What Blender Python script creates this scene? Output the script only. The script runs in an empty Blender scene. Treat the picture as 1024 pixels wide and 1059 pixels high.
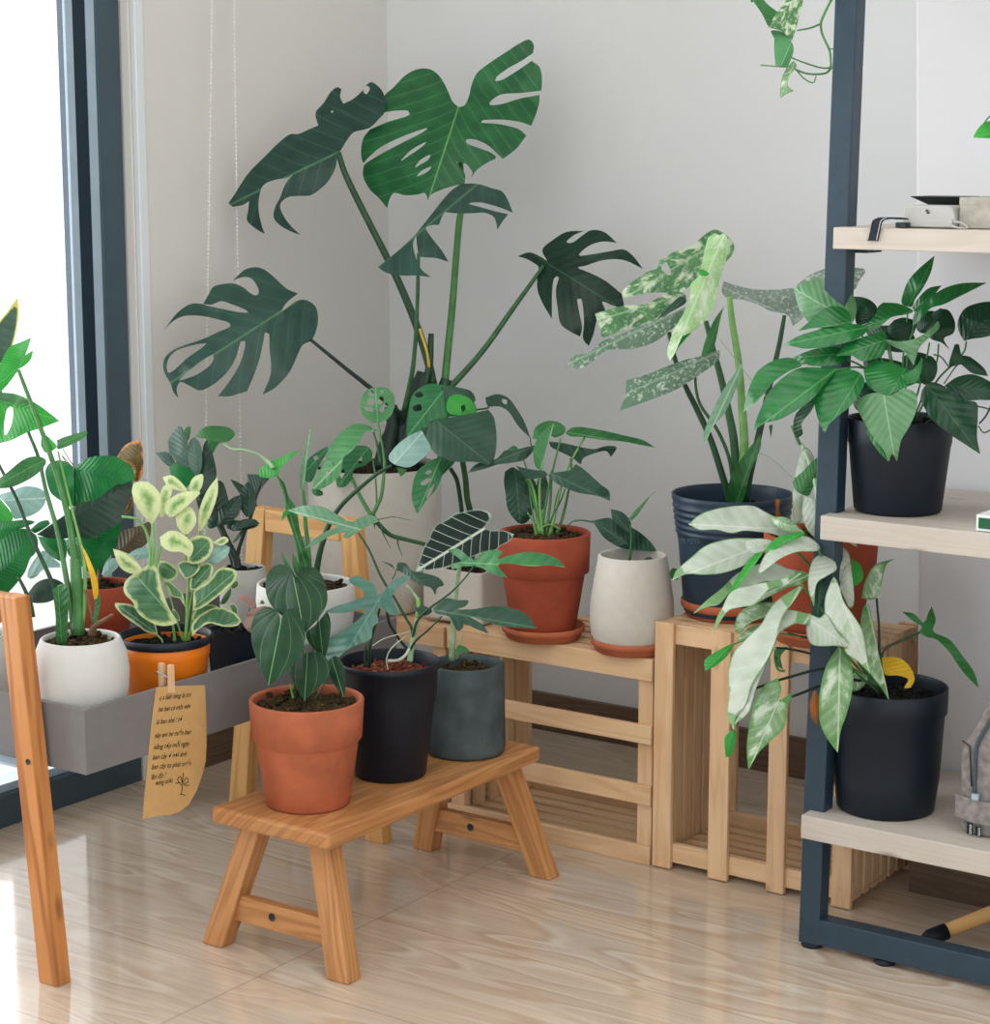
import bpy, bmesh, math, random
from math import sin, cos, radians, pi, atan2, sqrt
from mathutils import Vector, Matrix, noise
from mathutils.geometry import delaunay_2d_cdt
random.seed(7)
C = bpy.context.scene.collection
S = bpy.context.scene

# ------------------------------------------------------------------ camera
F = 2130.0; HC = 1.25; PIT = radians(9.86); YAW = radians(34.9)
FW = Vector((-sin(YAW)*cos(PIT), cos(YAW)*cos(PIT), -sin(PIT)))
RT = Vector((cos(YAW), sin(YAW), 0))
UP = RT.cross(FW)
CAM = Vector((0, 0, HC))
cd = bpy.data.cameras.new('camera'); cam = bpy.data.objects.new('camera', cd); C.objects.link(cam)
cam.location = CAM; cam.rotation_euler = (pi/2-PIT, 0, YAW)
cd.sensor_fit = 'HORIZONTAL'; cd.sensor_width = 36; cd.lens = F*36/1024
cd.clip_end = 60; S.camera = cam

def ray(x, y): return FW + RT*((x-512)/F) - UP*((y-529.5)/F)
def D(x, y, t): return CAM + ray(x, y)*t
def Zp(x, y, z): r = ray(x, y); return CAM + r*((z-HC)/r.z)
def Yp(x, y, v): r = ray(x, y); return CAM + r*(v/r.y)
def Xp(x, y, v): r = ray(x, y); return CAM + r*(v/r.x)
def dep(p): return (Vector(p)-CAM).dot(FW)
def py(p):
    v = Vector(p)-CAM; return 529.5 - F*v.dot(UP)/v.dot(FW)
def zat(x, y, ypx):
    a, b = -1.0, 3.0
    for _ in range(40):
        m = (a+b)/2
        if py((x, y, m)) > ypx: a = m
        else: b = m
    return (a+b)/2

# ------------------------------------------------------------------ materials
def lin(c):
    return tuple(((v/255)/12.92 if v/255 <= .04045 else ((v/255+.055)/1.055)**2.4) for v in c)+(1,)
class NT:
    def __init__(s, name):
        s.m = bpy.data.materials.new(name); s.m.use_nodes = True
        s.t = s.m.node_tree; s.N = s.t.nodes; s.L = s.t.links
        s.b = s.N['Principled BSDF']
    def n(s, typ, **k):
        o = s.N.new(typ)
        for a, v in k.items(): setattr(o, a, v)
        return o
    def put(s, sock, v):
        if hasattr(v, 'is_linked') or isinstance(v, bpy.types.NodeSocket): s.L.new(v, sock)
        else: sock.default_value = v
    def math(s, op, a, b=None, c=None, clamp=False):
        o = s.n('ShaderNodeMath', operation=op); o.use_clamp = clamp
        s.put(o.inputs[0], a)
        if b is not None: s.put(o.inputs[1], b)
        if c is not None: s.put(o.inputs[2], c)
        return o.outputs[0]
    def mix(s, f, a, b, mode='MIX'):
        o = s.n('ShaderNodeMix', data_type='RGBA', blend_type=mode)
        s.put(o.inputs[0], f); s.put(o.inputs[6], a); s.put(o.inputs[7], b); return o.outputs[2]
    def map(s, v, a, b, c=0, d=1):
        o = s.n('ShaderNodeMapRange'); s.put(o.inputs[0], v)
        for i, q in enumerate((a, b, c, d)): o.inputs[i+1].default_value = q
        return o.outputs[0]
    def noise(s, vec, scale, det=3, rough=.5, dist=0):
        o = s.n('ShaderNodeTexNoise'); s.put(o.inputs['Vector'], vec)
        o.inputs['Scale'].default_value = scale; o.inputs['Detail'].default_value = det
        o.inputs['Roughness'].default_value = rough; o.inputs['Distortion'].default_value = dist
        return o.outputs[0]
    def scale(s, vec, sc, loc=(0, 0, 0)):
        o = s.n('ShaderNodeMapping'); s.put(o.inputs[0], vec); o.inputs[3].default_value = sc; s.put(o.inputs[1], loc); return o.outputs[0]
    def obj(s): return s.n('ShaderNodeTexCoord').outputs['Object']
    def uv(s): return s.n('ShaderNodeTexCoord').outputs['UV']
    def bump(s, h, st=.3, dist=.002):
        o = s.n('ShaderNodeBump'); s.put(o.inputs['Height'], h); o.inputs['Strength'].default_value = st; o.inputs['Distance'].default_value = dist
        s.L.new(o.outputs[0], s.b.inputs['Normal'])
    def base(s, c): s.put(s.b.inputs['Base Color'], c)
    def rough(s, v): s.put(s.b.inputs['Roughness'], v)
    def spec(s, v): s.b.inputs['Specular IOR Level'].default_value = v

def m_plain(name, c, rough=.6, var=.06, nscale=30, bump=.15, spec=.4, metal=0, bs=None):
    s = NT(name); o = s.obj()
    n = s.noise(o, nscale, 4)
    a = tuple(v*(1-var) for v in c); b = tuple(min(255, v*(1+var)) for v in c)
    s.base(s.mix(s.map(n, .3, .7), lin(a), lin(b))); s.rough(rough); s.spec(spec)
    s.b.inputs['Metallic'].default_value = metal
    if bump: s.bump(s.noise(o, bs or nscale*6, 3), bump, .001)
    return s.m

def m_wood(name, light, dark, ring=14, rough=.5, contrast=.6, spec=.35, stain=None):
    s = NT(name); uv = s.uv()
    rnd = s.n('ShaderNodeObjectInfo').outputs['Random']
    cb = s.n('ShaderNodeCombineXYZ'); s.put(cb.inputs[0], s.math('MULTIPLY', rnd, 37.0)); s.put(cb.inputs[1], s.math('MULTIPLY', rnd, 11.0))
    v = s.scale(uv, (.9, 11, 1), cb.outputs[0])
    big = s.noise(v, 1.6, 2, .5)
    rings = s.math('SINE', s.math('MULTIPLY', big, ring*6.28))
    rr = s.map(rings, -1, 1, 0, 1)
    rr = s.math('POWER', rr, 2.0)
    fine = s.noise(s.scale(uv, (14, 420, 1), cb.outputs[0]), 1.0, 3, .6)
    f = s.math('ADD', s.math('MULTIPLY', rr, contrast), s.math('MULTIPLY', s.math('SUBTRACT', fine, .5), .7), clamp=True)
    col = s.mix(f, lin(light), lin(dark))
    blot = s.noise(s.scale(uv, (5, 9, 1), cb.outputs[0]), 1.3, 2)
    col = s.mix(s.map(blot, .45, .75, 0, .45), col, lin(stain or dark))
    # knots
    vo = s.n('ShaderNodeTexVoronoi'); s.put(vo.inputs[0], s.scale(uv, (5, 14, 1), cb.outputs[0])); vo.inputs['Scale'].default_value = 1.0
    k = s.map(vo.outputs['Distance'], .05, .13, 1, 0)
    col = s.mix(s.math('MULTIPLY', k, .55), col, lin(tuple(c*.5 for c in dark)))
    tone = s.map(rnd, 0, 1, -.0, .16)
    col = s.mix(tone, col, lin(tuple(c*.75 for c in dark)))
    s.base(col); s.rough(rough); s.spec(spec); s.bump(fine, .12, .0006)
    return s.m

M = {}
M['wall'] = m_plain('wall_paint', (226, 228, 229), .9, .004, 3, .3, .15, bs=420)
M['wallL'] = m_plain('wall_paint_shade', (221, 219, 214), .9, .004, 3, .3, .15, bs=420)  # window wall's shade put into the colour, greyer than the back wall
M['trimw'] = m_plain('white_gloss_paint', (225, 232, 235), .4, .01, 8, .0, .4)
M['ceil'] = m_plain('ceiling_paint', (240, 240, 240), .9, .01, 8, 0, .1)
M['slate'] = m_plain('slate_aluminium', (60, 80, 90), .45, .04, 20, .05, .5)
M['navyf'] = m_plain('dark_seal', (14, 38, 54), .5, .05, 20, 0, .4)
M['alu'] = m_plain('pale_aluminium', (165, 185, 200), .35, .03, 20, 0, .5)
M['steel'] = m_plain('navy_powder_coated_steel', (42, 62, 76), .42, .05, 60, .1, .45)
M['terra'] = m_plain('terracotta', (176, 100, 70), .85, .09, 18, .3, .2, bs=200)
M['terra2'] = m_plain('red_terracotta', (162, 78, 56), .85, .08, 16, .3, .2, bs=200)
M['black'] = m_plain('black_plastic', (14, 24, 36), .5, .08, 30, .06, .35)
M['navy'] = m_plain('navy_plastic', (30, 52, 70), .45, .08, 30, .06, .45)
M['concrete'] = m_plain('dark_concrete', (72, 82, 84), .85, .16, 24, .35, .2, bs=140)
M['lightconc'] = m_plain('light_concrete', (172, 172, 166), .85, .02, 20, .2, .2)
M['whitepot'] = m_plain('white_stone', (206, 206, 202), .7, .012, 40, .15, .3, bs=300)
M['cream'] = m_plain('cream_speckled_ceramic', (204, 200, 190), .65, .015, 60, .1, .3)
M['orange'] = m_plain('orange_plastic', (232, 124, 20), .4, .04, 20, .03, .45)
M['tray'] = m_plain('grey_painted_tray', (124, 122, 122), .7, .015, 40, .2, .2, bs=300)
M['paper'] = m_plain('kraft_paper', (206, 168, 112), .9, .02, 40, .25, .1, bs=120)
M['ink'] = m_plain('black_ink', (35, 25, 20), .8, .02, 10, 0, .1)
M['felt'] = m_plain('grey_felt_fabric', (135, 130, 128), .95, .14, 90, .5, .1, bs=400)
M['whitep'] = m_plain('white_print', (225, 228, 228), .7, .01, 10, 0, .2)
M['greyp'] = m_plain('grey_plastic', (175, 175, 172), .5, .03, 30, .05, .4)
M['card'] = m_plain('grey_cardboard', (168, 165, 155), .9, .06, 80, .2, .1)
M['charcoal'] = m_plain('charcoal_plastic', (36, 46, 46), .55, .05, 30, .05, .4)
M['bead'] = m_plain('white_plastic_bead', (238, 234, 228), .4, .01, 30, 0, .4)
M['green'] = m_plain('green_card', (30, 90, 62), .6, .05, 40, .05, .3)
M['pink'] = m_plain('pink_fleshy_leaf', (190, 140, 135), .4, .2, 60, .05, .5)
M['stool'] = m_wood('honey_hardwood', (204, 148, 94), (152, 98, 54), 9, .42, .55, .45, (170, 100, 50))
M['pine'] = m_wood('pale_pine', (232, 198, 158), (202, 158, 118), 8, .6, .4, .25, (205, 150, 100))
M['pineL'] = m_wood('golden_pine', (232, 184, 118), (184, 120, 60), 7, .5, .5, .35, (200, 135, 70))
M['pineO'] = m_wood('orange_pine', (204, 140, 82), (148, 86, 42), 6, .45, .75, .4, (185, 108, 48))
M['board'] = m_wood('bleached_shelf_board', (200, 192, 182), (178, 166, 152), 10, .6, .3, .25, (188, 178, 166))
M['skirt'] = m_wood('brown_skirting', (118, 98, 82), (88, 70, 56), 10, .4, .6, .4, (100, 80, 66))

def m_soil(name, a, b, c):
    s = NT(name); o = s.obj()
    n = s.noise(o, 90, 5, .7); n2 = s.noise(o, 260, 3)
    col = s.mix(s.map(n, .35, .65), lin(a), lin(b)); col = s.mix(s.map(n2, .58, .68), col, lin(c))
    s.base(col); s.rough(.95); s.spec(.1); s.bump(n, 1, .006); return s.m
M['soil'] = m_soil('dark_soil', (32, 26, 22), (62, 50, 40), (110, 92, 72))
M['bark'] = m_soil('bark_chips', (90, 45, 34), (140, 80, 62), (178, 120, 98))
M['moss'] = m_soil('mossy_soil', (44, 36, 26), (80, 64, 42), (112, 96, 60))
M['blacksoil'] = m_soil('black_soil', (16, 17, 18), (36, 36, 36), (70, 68, 66))

def m_floor():
    s = NT('glossy_wood_look_floor'); o = s.obj()
    sp = s.n('ShaderNodeSeparateXYZ'); s.L.new(o, sp.inputs[0])
    W, LN = .30, 1.2
    yy = s.math('ADD', s.math('DIVIDE', s.math('SUBTRACT', sp.outputs[1], 2.555-3*W), W), 0)
    row = s.math('FLOOR', yy); fy = s.math('FRACT', yy)
    off = s.math('MULTIPLY', s.math('FRACT', s.math('MULTIPLY', row, .5)), .0)
    xx = s.math('ADD', s.math('DIVIDE', s.math('ADD', sp.outputs[0], 2.02), LN), off)
    col_ = s.math('FLOOR', xx); fx = s.math('FRACT', xx)
    wn = s.n('ShaderNodeTexWhiteNoise', noise_dimensions='2D'); cb = s.n('ShaderNodeCombineXYZ'); s.put(cb.inputs[0], row); s.put(cb.inputs[1], col_); s.L.new(cb.outputs[0], wn.inputs[0])
    jit = s.n('ShaderNodeVectorMath', operation='SCALE'); s.L.new(wn.outputs['Color'], jit.inputs[0]); jit.inputs['Scale'].default_value = 13
    v1 = s.scale(o, (1.1, 6.5, 1), jit.outputs[0])
    big = s.noise(v1, 1.25, 2, .45, .25)
    rg = s.math('SINE', s.math('MULTIPLY', big, 70.0)); rg = s.math('POWER', s.map(rg, -1, 1), 3.0)
    rg2 = s.math('SINE', s.math('ADD', s.math('MULTIPLY', big, 70.0), 1.2)); rg2 = s.math('POWER', s.map(rg2, -1, 1), 5.0)
    fine = s.noise(s.scale(o, (4, 150, 1), jit.outputs[0]), 1, 4, .65)
    patch = s.noise(s.scale(o, (1.6, 4, 1), jit.outputs[0]), 1.3, 2)
    base = s.mix(s.map(fine, .3, .8), lin((208, 192, 174)), lin((188, 168, 146)))
    amt = s.map(patch, .4, .65)
    base = s.mix(s.math('MULTIPLY', s.math('MULTIPLY', rg, amt), .5), base, lin((168, 138, 106)))
    base = s.mix(s.math('MULTIPLY', s.math('MULTIPLY', rg2, amt), .6), base, lin((226, 216, 202)))
    base = s.mix(s.map(wn.outputs['Value'], 0, 1, 0, .12), base, lin((170, 150, 128)))
    ey = s.math('MULTIPLY', s.math('MINIMUM', fy, s.math('SUBTRACT', 1.0, fy)), W)
    ex = s.math('MULTIPLY', s.math('MINIMUM', fx, s.math('SUBTRACT', 1.0, fx)), LN)
    e = s.math('MINIMUM', ey, ex); j = s.map(e, .0006, .0016, 1, 0)
    base = s.mix(s.math('MULTIPLY', j, .5), base, lin((110, 88, 70)))
    s.base(base); s.spec(.62); s.b.inputs['IOR'].default_value = 1.75
    s.rough(s.map(s.noise(o, 9, 3), .3, .7, .06, .12)); s.bump(s.noise(o, 2.0, 1), .04, .004)
    return s.m
M['floor'] = m_floor()

def m_glass():
    s = NT('window_glass'); s.N.remove(s.b); out = s.N['Material Output']
    t = s.n('ShaderNodeBsdfTransparent'); g = s.n('ShaderNodeBsdfGlossy'); g.inputs['Roughness'].default_value = .02
    fr = s.n('ShaderNodeFresnel'); fr.inputs[0].default_value = 1.3
    mx = s.n('ShaderNodeMixShader'); s.L.new(fr.outputs[0], mx.inputs[0]); s.L.new(t.outputs[0], mx.inputs[1]); s.L.new(g.outputs[0], mx.inputs[2]); s.L.new(mx.outputs[0], out.inputs[0])
    return s.m
M['glass'] = m_glass()

# ------------------------------------------------------------------ mesh builder
class MB:
    def __init__(s): s.bm = bmesh.new(); s.uvl = s.bm.loops.layers.uv.new('UVMap')
    def hexa(s, p, lax=None):
        """8 points: bottom quad 0-3, top quad 4-7; UV runs along lax"""
        vs = [s.bm.verts.new(q) for q in p]
        c = sum((Vector(q) for q in p), Vector())/8
        lax = Vector(lax).normalized() if lax else Vector((1, 0, 0))
        up = Vector((0, 0, 1)) if abs(lax.z) < .8 else Vector((0, 1, 0))
        w = lax.cross(up).normalized(); h = lax.cross(w)
        fs = []
        for ids in ((0, 3, 2, 1), (4, 5, 6, 7), (0, 1, 5, 4), (1, 2, 6, 5), (2, 3, 7, 6), (3, 0, 4, 7)):
            f = s.bm.faces.new([vs[i] for i in ids]); fs.append(f)
            n = f.calc_center_median()-c
            for l in f.loops:
                d = l.vert.co-c
                a = d.dot(lax); b = d.dot(w); g = d.dot(h)
                fn = f.normal if f.normal.length else n
                l[s.uvl].uv = (a, b+g)
        bmesh.ops.recalc_face_normals(s.bm, faces=fs)
        return s
    def box(s, x0, x1, y0, y1, z0, z1, lax=None):
        d = (x1-x0, y1-y0, z1-z0)
        if lax is None:
            i = d.index(max(d)); lax = [0, 0, 0]; lax[i] = 1
        return s.hexa([(x0, y0, z0), (x1, y0, z0), (x1, y1, z0), (x0, y1, z0), (x0, y0, z1), (x1, y0, z1), (x1, y1, z1), (x0, y1, z1)], lax)
    def slant(s, x0, y0, z0, x1, y1, z1, w, d, w2=None):
        """upright leg with horizontal ends: centre bottom, centre top, size w (x) by d (y)"""
        w2 = w2 or w; a, b, g, e = w/2, d/2, w2/2, d/2
        return s.hexa([(x0-a, y0-b, z0), (x0+a, y0-b, z0), (x0+a, y0+b, z0), (x0-a, y0+b, z0), (x1-g, y1-e, z1), (x1+g, y1-e, z1), (x1+g, y1+e, z1), (x1-g, y1+e, z1)], (x1-x0, y1-y0, z1-z0))
    def lathe(s, prof, c=(0, 0, 0), n=48, cap=True, axis=None):
        rings = []
        for r, z in prof:
            rings.append([s.bm.verts.new((c[0]+r*cos(2*pi*i/n), c[1]+r*sin(2*pi*i/n), c[2]+z)) for i in range(n)])
        for a, b in zip(rings, rings[1:]):
            for i in range(n):
                j = (i+1) % n; f = s.bm.faces.new((a[i], a[j], b[j], b[i])); f.smooth = True
        if cap: s.bm.faces.new(list(reversed(rings[0]))); 
        if cap == 2: s.bm.faces.new(rings[-1])
        return s
    def tube(s, pts, rad, n=8, caps=True):
        pts = [Vector(p) for p in pts]; k = len(pts)
        if not isinstance(rad, (list, tuple)): rad = [rad]*k
        if len(rad) == 2 and k != 2: rad = [rad[0]+(rad[1]-rad[0])*i/(k-1) for i in range(k)]
        ref = Vector((.3, .2, .93)).normalized(); prev = None
        for i, p in enumerate(pts):
            t = (pts[min(i+1, k-1)]-pts[max(i-1, 0)]).normalized()
            u = t.cross(ref)
            if u.length < .05: u = t.cross(Vector((1, 0, 0)))
            u.normalize(); v = t.cross(u)
            ring = [s.bm.verts.new(p+(u*cos(2*pi*j/n)+v*sin(2*pi*j/n))*rad[i]) for j in range(n)]
            if prev:
                o = min(range(n), key=lambda q: (ring[q].co-prev[0].co-(p-pts[i-1])).length)
                ring = ring[o:]+ring[:o]
                for j in range(n):
                    f = s.bm.faces.new((prev[j], prev[(j+1) % n], ring[(j+1) % n], ring[j])); f.smooth = True
            elif caps: s.bm.faces.new(list(reversed(ring)))
            prev = ring
        if caps: s.bm.faces.new(prev)
        return s
    def build(s, name, mat, parent=None, bevel=0, smooth=None):
        bmesh.ops.recalc_face_normals(s.bm, faces=s.bm.faces[:])
        me = bpy.data.meshes.new(name); s.bm.to_mesh(me); s.bm.free()
        me.materials.append(M[mat] if isinstance(mat, str) else mat)
        o = bpy.data.objects.new(name, me); C.objects.link(o)
        if bevel:
            b = o.modifiers.new('bevel', 'BEVEL'); b.width = bevel; b.segments = 2; b.limit_method = 'ANGLE'; b.angle_limit = radians(40)
            b.harden_normals = False
        if parent:
            o.parent = parent; pw = parent.location
            q = parent
            off = Vector(parent.location)
            if parent.parent: off = off + parent.parent.location
            me.transform(Matrix.Translation(-off))
        return o
def crom(pts, sub=6):
    """open Catmull-Rom through points (Vectors)"""
    P = [Vector(p) for p in pts]
    if len(P) < 3: return [P[0].lerp(P[-1], i/sub) for i in range(sub+1)]
    Q = [P[0]*2-P[1]]+P+[P[-1]*2-P[-2]]; out = []
    for i in range(1, len(Q)-2):
        a, b, c, d = Q[i-1:i+3]
        for k in range(sub):
            t = k/sub
            out.append(.5*((2*b)+(c-a)*t+(2*a-5*b+4*c-d)*t*t+(-a+3*b-3*c+d)*t**3))
    out.append(P[-1]); return out

def tag(o, label=None, cat=None, group=None, kind=None):
    if label: o['label'] = label
    if cat: o['category'] = cat
    if group: o['group'] = group
    if kind: o['kind'] = kind
    return o
def thing(name, label, cat, loc=(0, 0, 0), group=None):
    o = bpy.data.objects.new(name, None); o.empty_display_size = .05; C.objects.link(o); o.location = loc
    return tag(o, label, cat, group)
def struct(o): o['kind'] = 'structure'; return o

# ------------------------------------------------------------------ room
XL, YB = -2.85, 3.67
struct(MB().box(-3.1, 2.2, -2.2, 3.8, -.05, 0, (1, 0, 0)).build('floor', 'floor'))
struct(MB().box(-3.1, 2.2, YB, YB+.1, 0, 2.7).build('wall_back', 'wall'))
wl = MB().box(XL-.1, XL, 2.907, YB, 0, 2.7)
struct(wl.build('wall_left', 'wallL'))
struct(MB().box(XL-.1, XL-.001, -2.2, 2.907, 2.45, 2.7).build('wall_left_header', 'wallL'))
M['wallP'] = m_plain('wall_paint_pillar_shade', (212, 213, 216), .9, .004, 3, .3, .15, bs=420)  # shade of the pillar front put into a greyer wall colour
xa, xb = -1.333, -1.441
struct(MB().hexa([(xa, 3.19, 0), (2.2, 3.19, 0), (2.2, YB, 0), (xa, YB, 0), (xb, 3.19, 2.7), (2.2, 3.19, 2.7), (2.2, YB, 2.7), (xb, YB, 2.7)]).build('wall_pillar', 'wallP'))
struct(MB().hexa([(xa-.003, 3.19, 0), (xa-.0002, 3.19, 0), (xa-.0002, YB, 0), (xa-.003, YB, 0), (xb-.003, 3.19, 2.7), (xb-.0002, 3.19, 2.7), (xb-.0002, YB, 2.7), (xb-.003, YB, 2.7)], (0, 0, 1)).build('wall_pillar_side', 'wall'))  # thin slab so the window-facing side is coloured lighter than the front
struct(MB().box(2.1, 2.2, -2.2, 3.19, 0, 2.7).build('wall_right', 'wall'))
struct(MB().box(-3.1, 2.2, -2.2, 3.8, 2.7, 2.8).build('ceiling', 'ceil'))
struct(MB().box(XL, XL+.012, 2.914, YB, 0, .084).build('baseboard_left', 'skirt'))
struct(MB().box(XL+.012, -1.338, YB-.012, YB, 0, .084).build('baseboard_back', 'skirt'))
struct(MB().box(-1.350, 2.1, 3.178, 3.19, 0, .07).build('baseboard_pillar', 'skirt'))
struct(MB().box(-1.350, -1.3375, 3.191, YB-.013, 0, .07).build('baseboard_pillar_side', 'skirt'))
struct(MB().box(XL-.034, XL-.012, 2.887, 2.905, 0, 2.45).build('trim_1', 'wallL', bevel=.002))
struct(MB().box(XL-.011, XL+.003, 2.889, 2.912, 0, 2.45).build('trim_2', 'trimw', bevel=.002))
# glazed door
w = bpy.data.objects.new('window_1', None); C.objects.link(w); w['kind'] = 'structure'; w.location = (-2.9, 1.5, 0)
ye = [Xp(q, 400, -2.888).y for q in (80.6, 88, 101, 110)]
b = MB().box(-2.96, -2.885, ye[3], 2.886, 0, 2.45); b.box(-2.96, -2.885, -2.2, ye[3], .0, .062); b.box(-2.96, -2.885, -2.2, ye[3], 2.4, 2.45)
b.box(-2.96, -2.885, .35, .42, .062, 2.4)
b.build('window_frame', 'slate', w, bevel=.002)
MB().box(-2.895, -2.8885, ye[2], ye[3]-.0005, .063, 2.4).box(-2.895, -2.8885, ye[0], ye[1], .063, 2.4).box(-2.955, -2.9, .42, ye[0], .063, .078).build('window_bead', 'alu', w)
MB().box(-2.93, -2.889, ye[1]+.0005, ye[2]-.0005, .063, 2.4).build('sash', 'navyf', w)
MB().box(-2.905, -2.901, .42, ye[2], .079, 2.4).box(-2.935, -2.931, -2.2, .35, .063, 2.4).build('window_pane', 'glass', w)
# pale terrace outside the glass
struct(MB().box(-6.5, -3.0, -4, 5, -.06, -.02).build('ground_outside', m_plain('pale_terrace', (225, 225, 220), .8, .03, 6, .1, .2)))

# blind cord
ch = thing('blind_chain', 'white beaded roller blind chain hanging in a loop on the left wall', 'blind chain', (-2.78, 3.02, .5))
A0, A1 = Xp(219.5, 0, -2.79), Xp(213, 440, -2.79); B0, B1 = Xp(228, 0, -2.79), Xp(246, 530, -2.79)
def ext(a, b, z): return a+(b-a)*((z-a.z)/(b.z-a.z))
p1 = ext(A0, A1, 2.25); p2 = ext(A0, A1, .16); q1 = ext(B0, B1, 2.25); q2 = ext(B0, B1, .16)
q1.y = p1.y+.03
def beads(a, b):
    m = MB(); n = int((b-a).length/.0078)
    for i in range(n+1):
        bmesh.ops.create_icosphere(m.bm, subdivisions=1, radius=.0026, matrix=Matrix.Translation(a.lerp(b, i/n)))
    m.tube([a, b], .0007, 5); return m
beads(p1, p2).build('bead_strand', 'bead', ch)
loop = [p2, (p2+q2)/2-Vector((0, 0, .05)), q2]
m = beads(q1, q2)
for p in crom(loop, 8): bmesh.ops.create_icosphere(m.bm, subdivisions=1, radius=.0026, matrix=Matrix.Translation(p))
m.build('bead_strand', 'bead', ch)
MB().box(-2.85, -2.76, 2.96, 3.1, 2.24, 2.34).build('bracket', 'bead', ch, bevel=.004)

# ------------------------------------------------------------------ stool
st = thing('step_stool', 'low honey brown wooden stool with splayed legs, pots on top', 'stool', (-2.04, 2.6, 0))
MB().box(-2.155, -1.915, 2.305, 2.885, .208, .235, (0, 1, 0)).build('seat', 'stool', st, bevel=.006)
for ya, yb in ((2.325, 2.355), (2.885, 2.845)):
    for xa, xb in ((-2.165, -2.10), (-1.905, -1.965)):
        MB().slant(xa, ya, 0, xb, yb, .208, .042, .034).build('leg', 'stool', st, bevel=.003)
    strt = MB().box(-2.135, -1.935, (ya*.65+yb*.35)-.009, (ya*.65+yb*.35)+.009, .045, .088, (1, 0, 0)).build('stretcher', 'stool', st, bevel=.002)
    y_ = (ya*.65+yb*.35)-.0095
    sc = MB(); sc.lathe([(0.0001, 0), (.0065, 0), (.0065, .001)], n=16)
    for v in sc.bm.verts: v.co = Vector((v.co.x-2.05, y_-v.co.z, v.co.y+.068))
    sc.build('screw', 'charcoal', strt)

# ------------------------------------------------------------------ crates
def crate_long(name, label, x0, x1, y0, y1, h, mat='pine'):
    t = thing(name, label, 'crate', ((x0+x1)/2, (y0+y1)/2, 0), 'pine slat crates along the wall')
    th = .010; P = .033
    for (xa, xb) in ((x0+.003, x0+P), (x1-P, x1-.003)):
        for (ya, yb) in ((y0+th, y0+th+.014), (y1-th-.014, y1-th)):
            MB().box(xa, xb, ya, yb, th, h-th, (0, 0, 1)).build('corner_post', mat, t, bevel=.0015)
    zs = [(0, .034), (.110, .146), (.222, .256), (h-.040, h)]
    for z0, z1 in zs:
        MB().box(x0, x1, y0, y0+th, z0, z1).build('slat', mat, t, bevel=.0015)
        if z0 == 0 or z1 == h: MB().box(x0, x1, y1-th, y1, z0, z1-(.012 if z1 == h else 0)).build('slat', mat, t, bevel=.0015)
    n = 6; w_ = (y1-y0-2*th)/n
    for i in range(n):
        ya = y0+th+i*w_
        MB().box(x0+.001, x1-.001, ya+.002, ya+w_-.009, h-th-.001, h-.001).build('top_slat', mat, t, bevel=.001)
        MB().box(x0+.001, x1-.001, ya+.004, ya+w_-.008, .001, th).build('bottom_slat', mat, t, bevel=.001)
    for xx in (x0+.002, x1-.012):
        for i in range(4):
            ya = y0+th+.02+i*(y1-y0-.05)/4
            if xx > x0+.1 and i in (0, 3): continue
            MB().box(xx, xx+.009, ya, ya+.03, th, h-th, (0, 0, 1)).build('end_slat', mat, t, bevel=.001)
    return t
CY0, CY1 = 3.035, 3.285
crate_long('slatted_crate', 'pale pine crate lying on its side under the terracotta and cream pots', -2.228, -1.782, CY0, CY1, .377)
crate_long('slatted_crate', 'pale pine crate in the corner carrying the big white planter', -2.69, -2.243, CY0+.01, CY1+.05, .372)
def crate_up(x0, x1, y0, y1, h, mat='pine'):
    t = thing('slatted_crate', 'pine crate standing on end beside the dark steel shelf', 'crate', ((x0+x1)/2, (y0+y1)/2, 0), 'pine slat crates along the wall')
    th = .010
    W = x1-x0
    # front & back vertical slats
    for (xa, xb) in ((x0, x0+.037), (x0+.112, x0+.150), (x0+.226, x0+.260), (x1-.036, x1)):
        MB().box(xa, xb, y0, y0+th, 0.002, h, (0, 0, 1)).build('slat', mat, t, bevel=.0015)
        if xa in (x0,) or xb == x1: MB().box(xa, xb, y1-th, y1, 0.002, h, (0, 0, 1)).build('slat', mat, t, bevel=.0015)
    for z0, z1 in ((.012, .046), (h-.038, h-.004)):
        MB().box(x0+.002, x1-.002, y0+th, y0+th+.013, z0, z1).build('rail', mat, t, bevel=.001)
        MB().box(x0+.002, x1-.002, y1-th-.013, y1-th, z0, z1).build('rail', mat, t, bevel=.001)
    n = 6; w_ = (y1-y0-2*th-.026)/n
    for i in range(n):
        ya = y0+th+.013+i*w_
        MB().box(x0+.002, x1-.002, ya+.002, ya+w_-.004, h-.014, h-.002).build('top_slat', mat, t, bevel=.001)
        MB().box(x0+.002, x1-.002, ya+.002, ya+w_-.010, .012, .022).build('bottom_slat', mat, t, bevel=.001)
        for xx in (x0+.002, x1-.012):
            MB().box(xx, xx+.01, ya+.002, ya+w_-.006, .023, h-.016, (0, 0, 1)).build('side_slat', mat, t, bevel=.001)
    return t
crate_up(-1.777, -1.392, CY0, CY1, .447)

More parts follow.
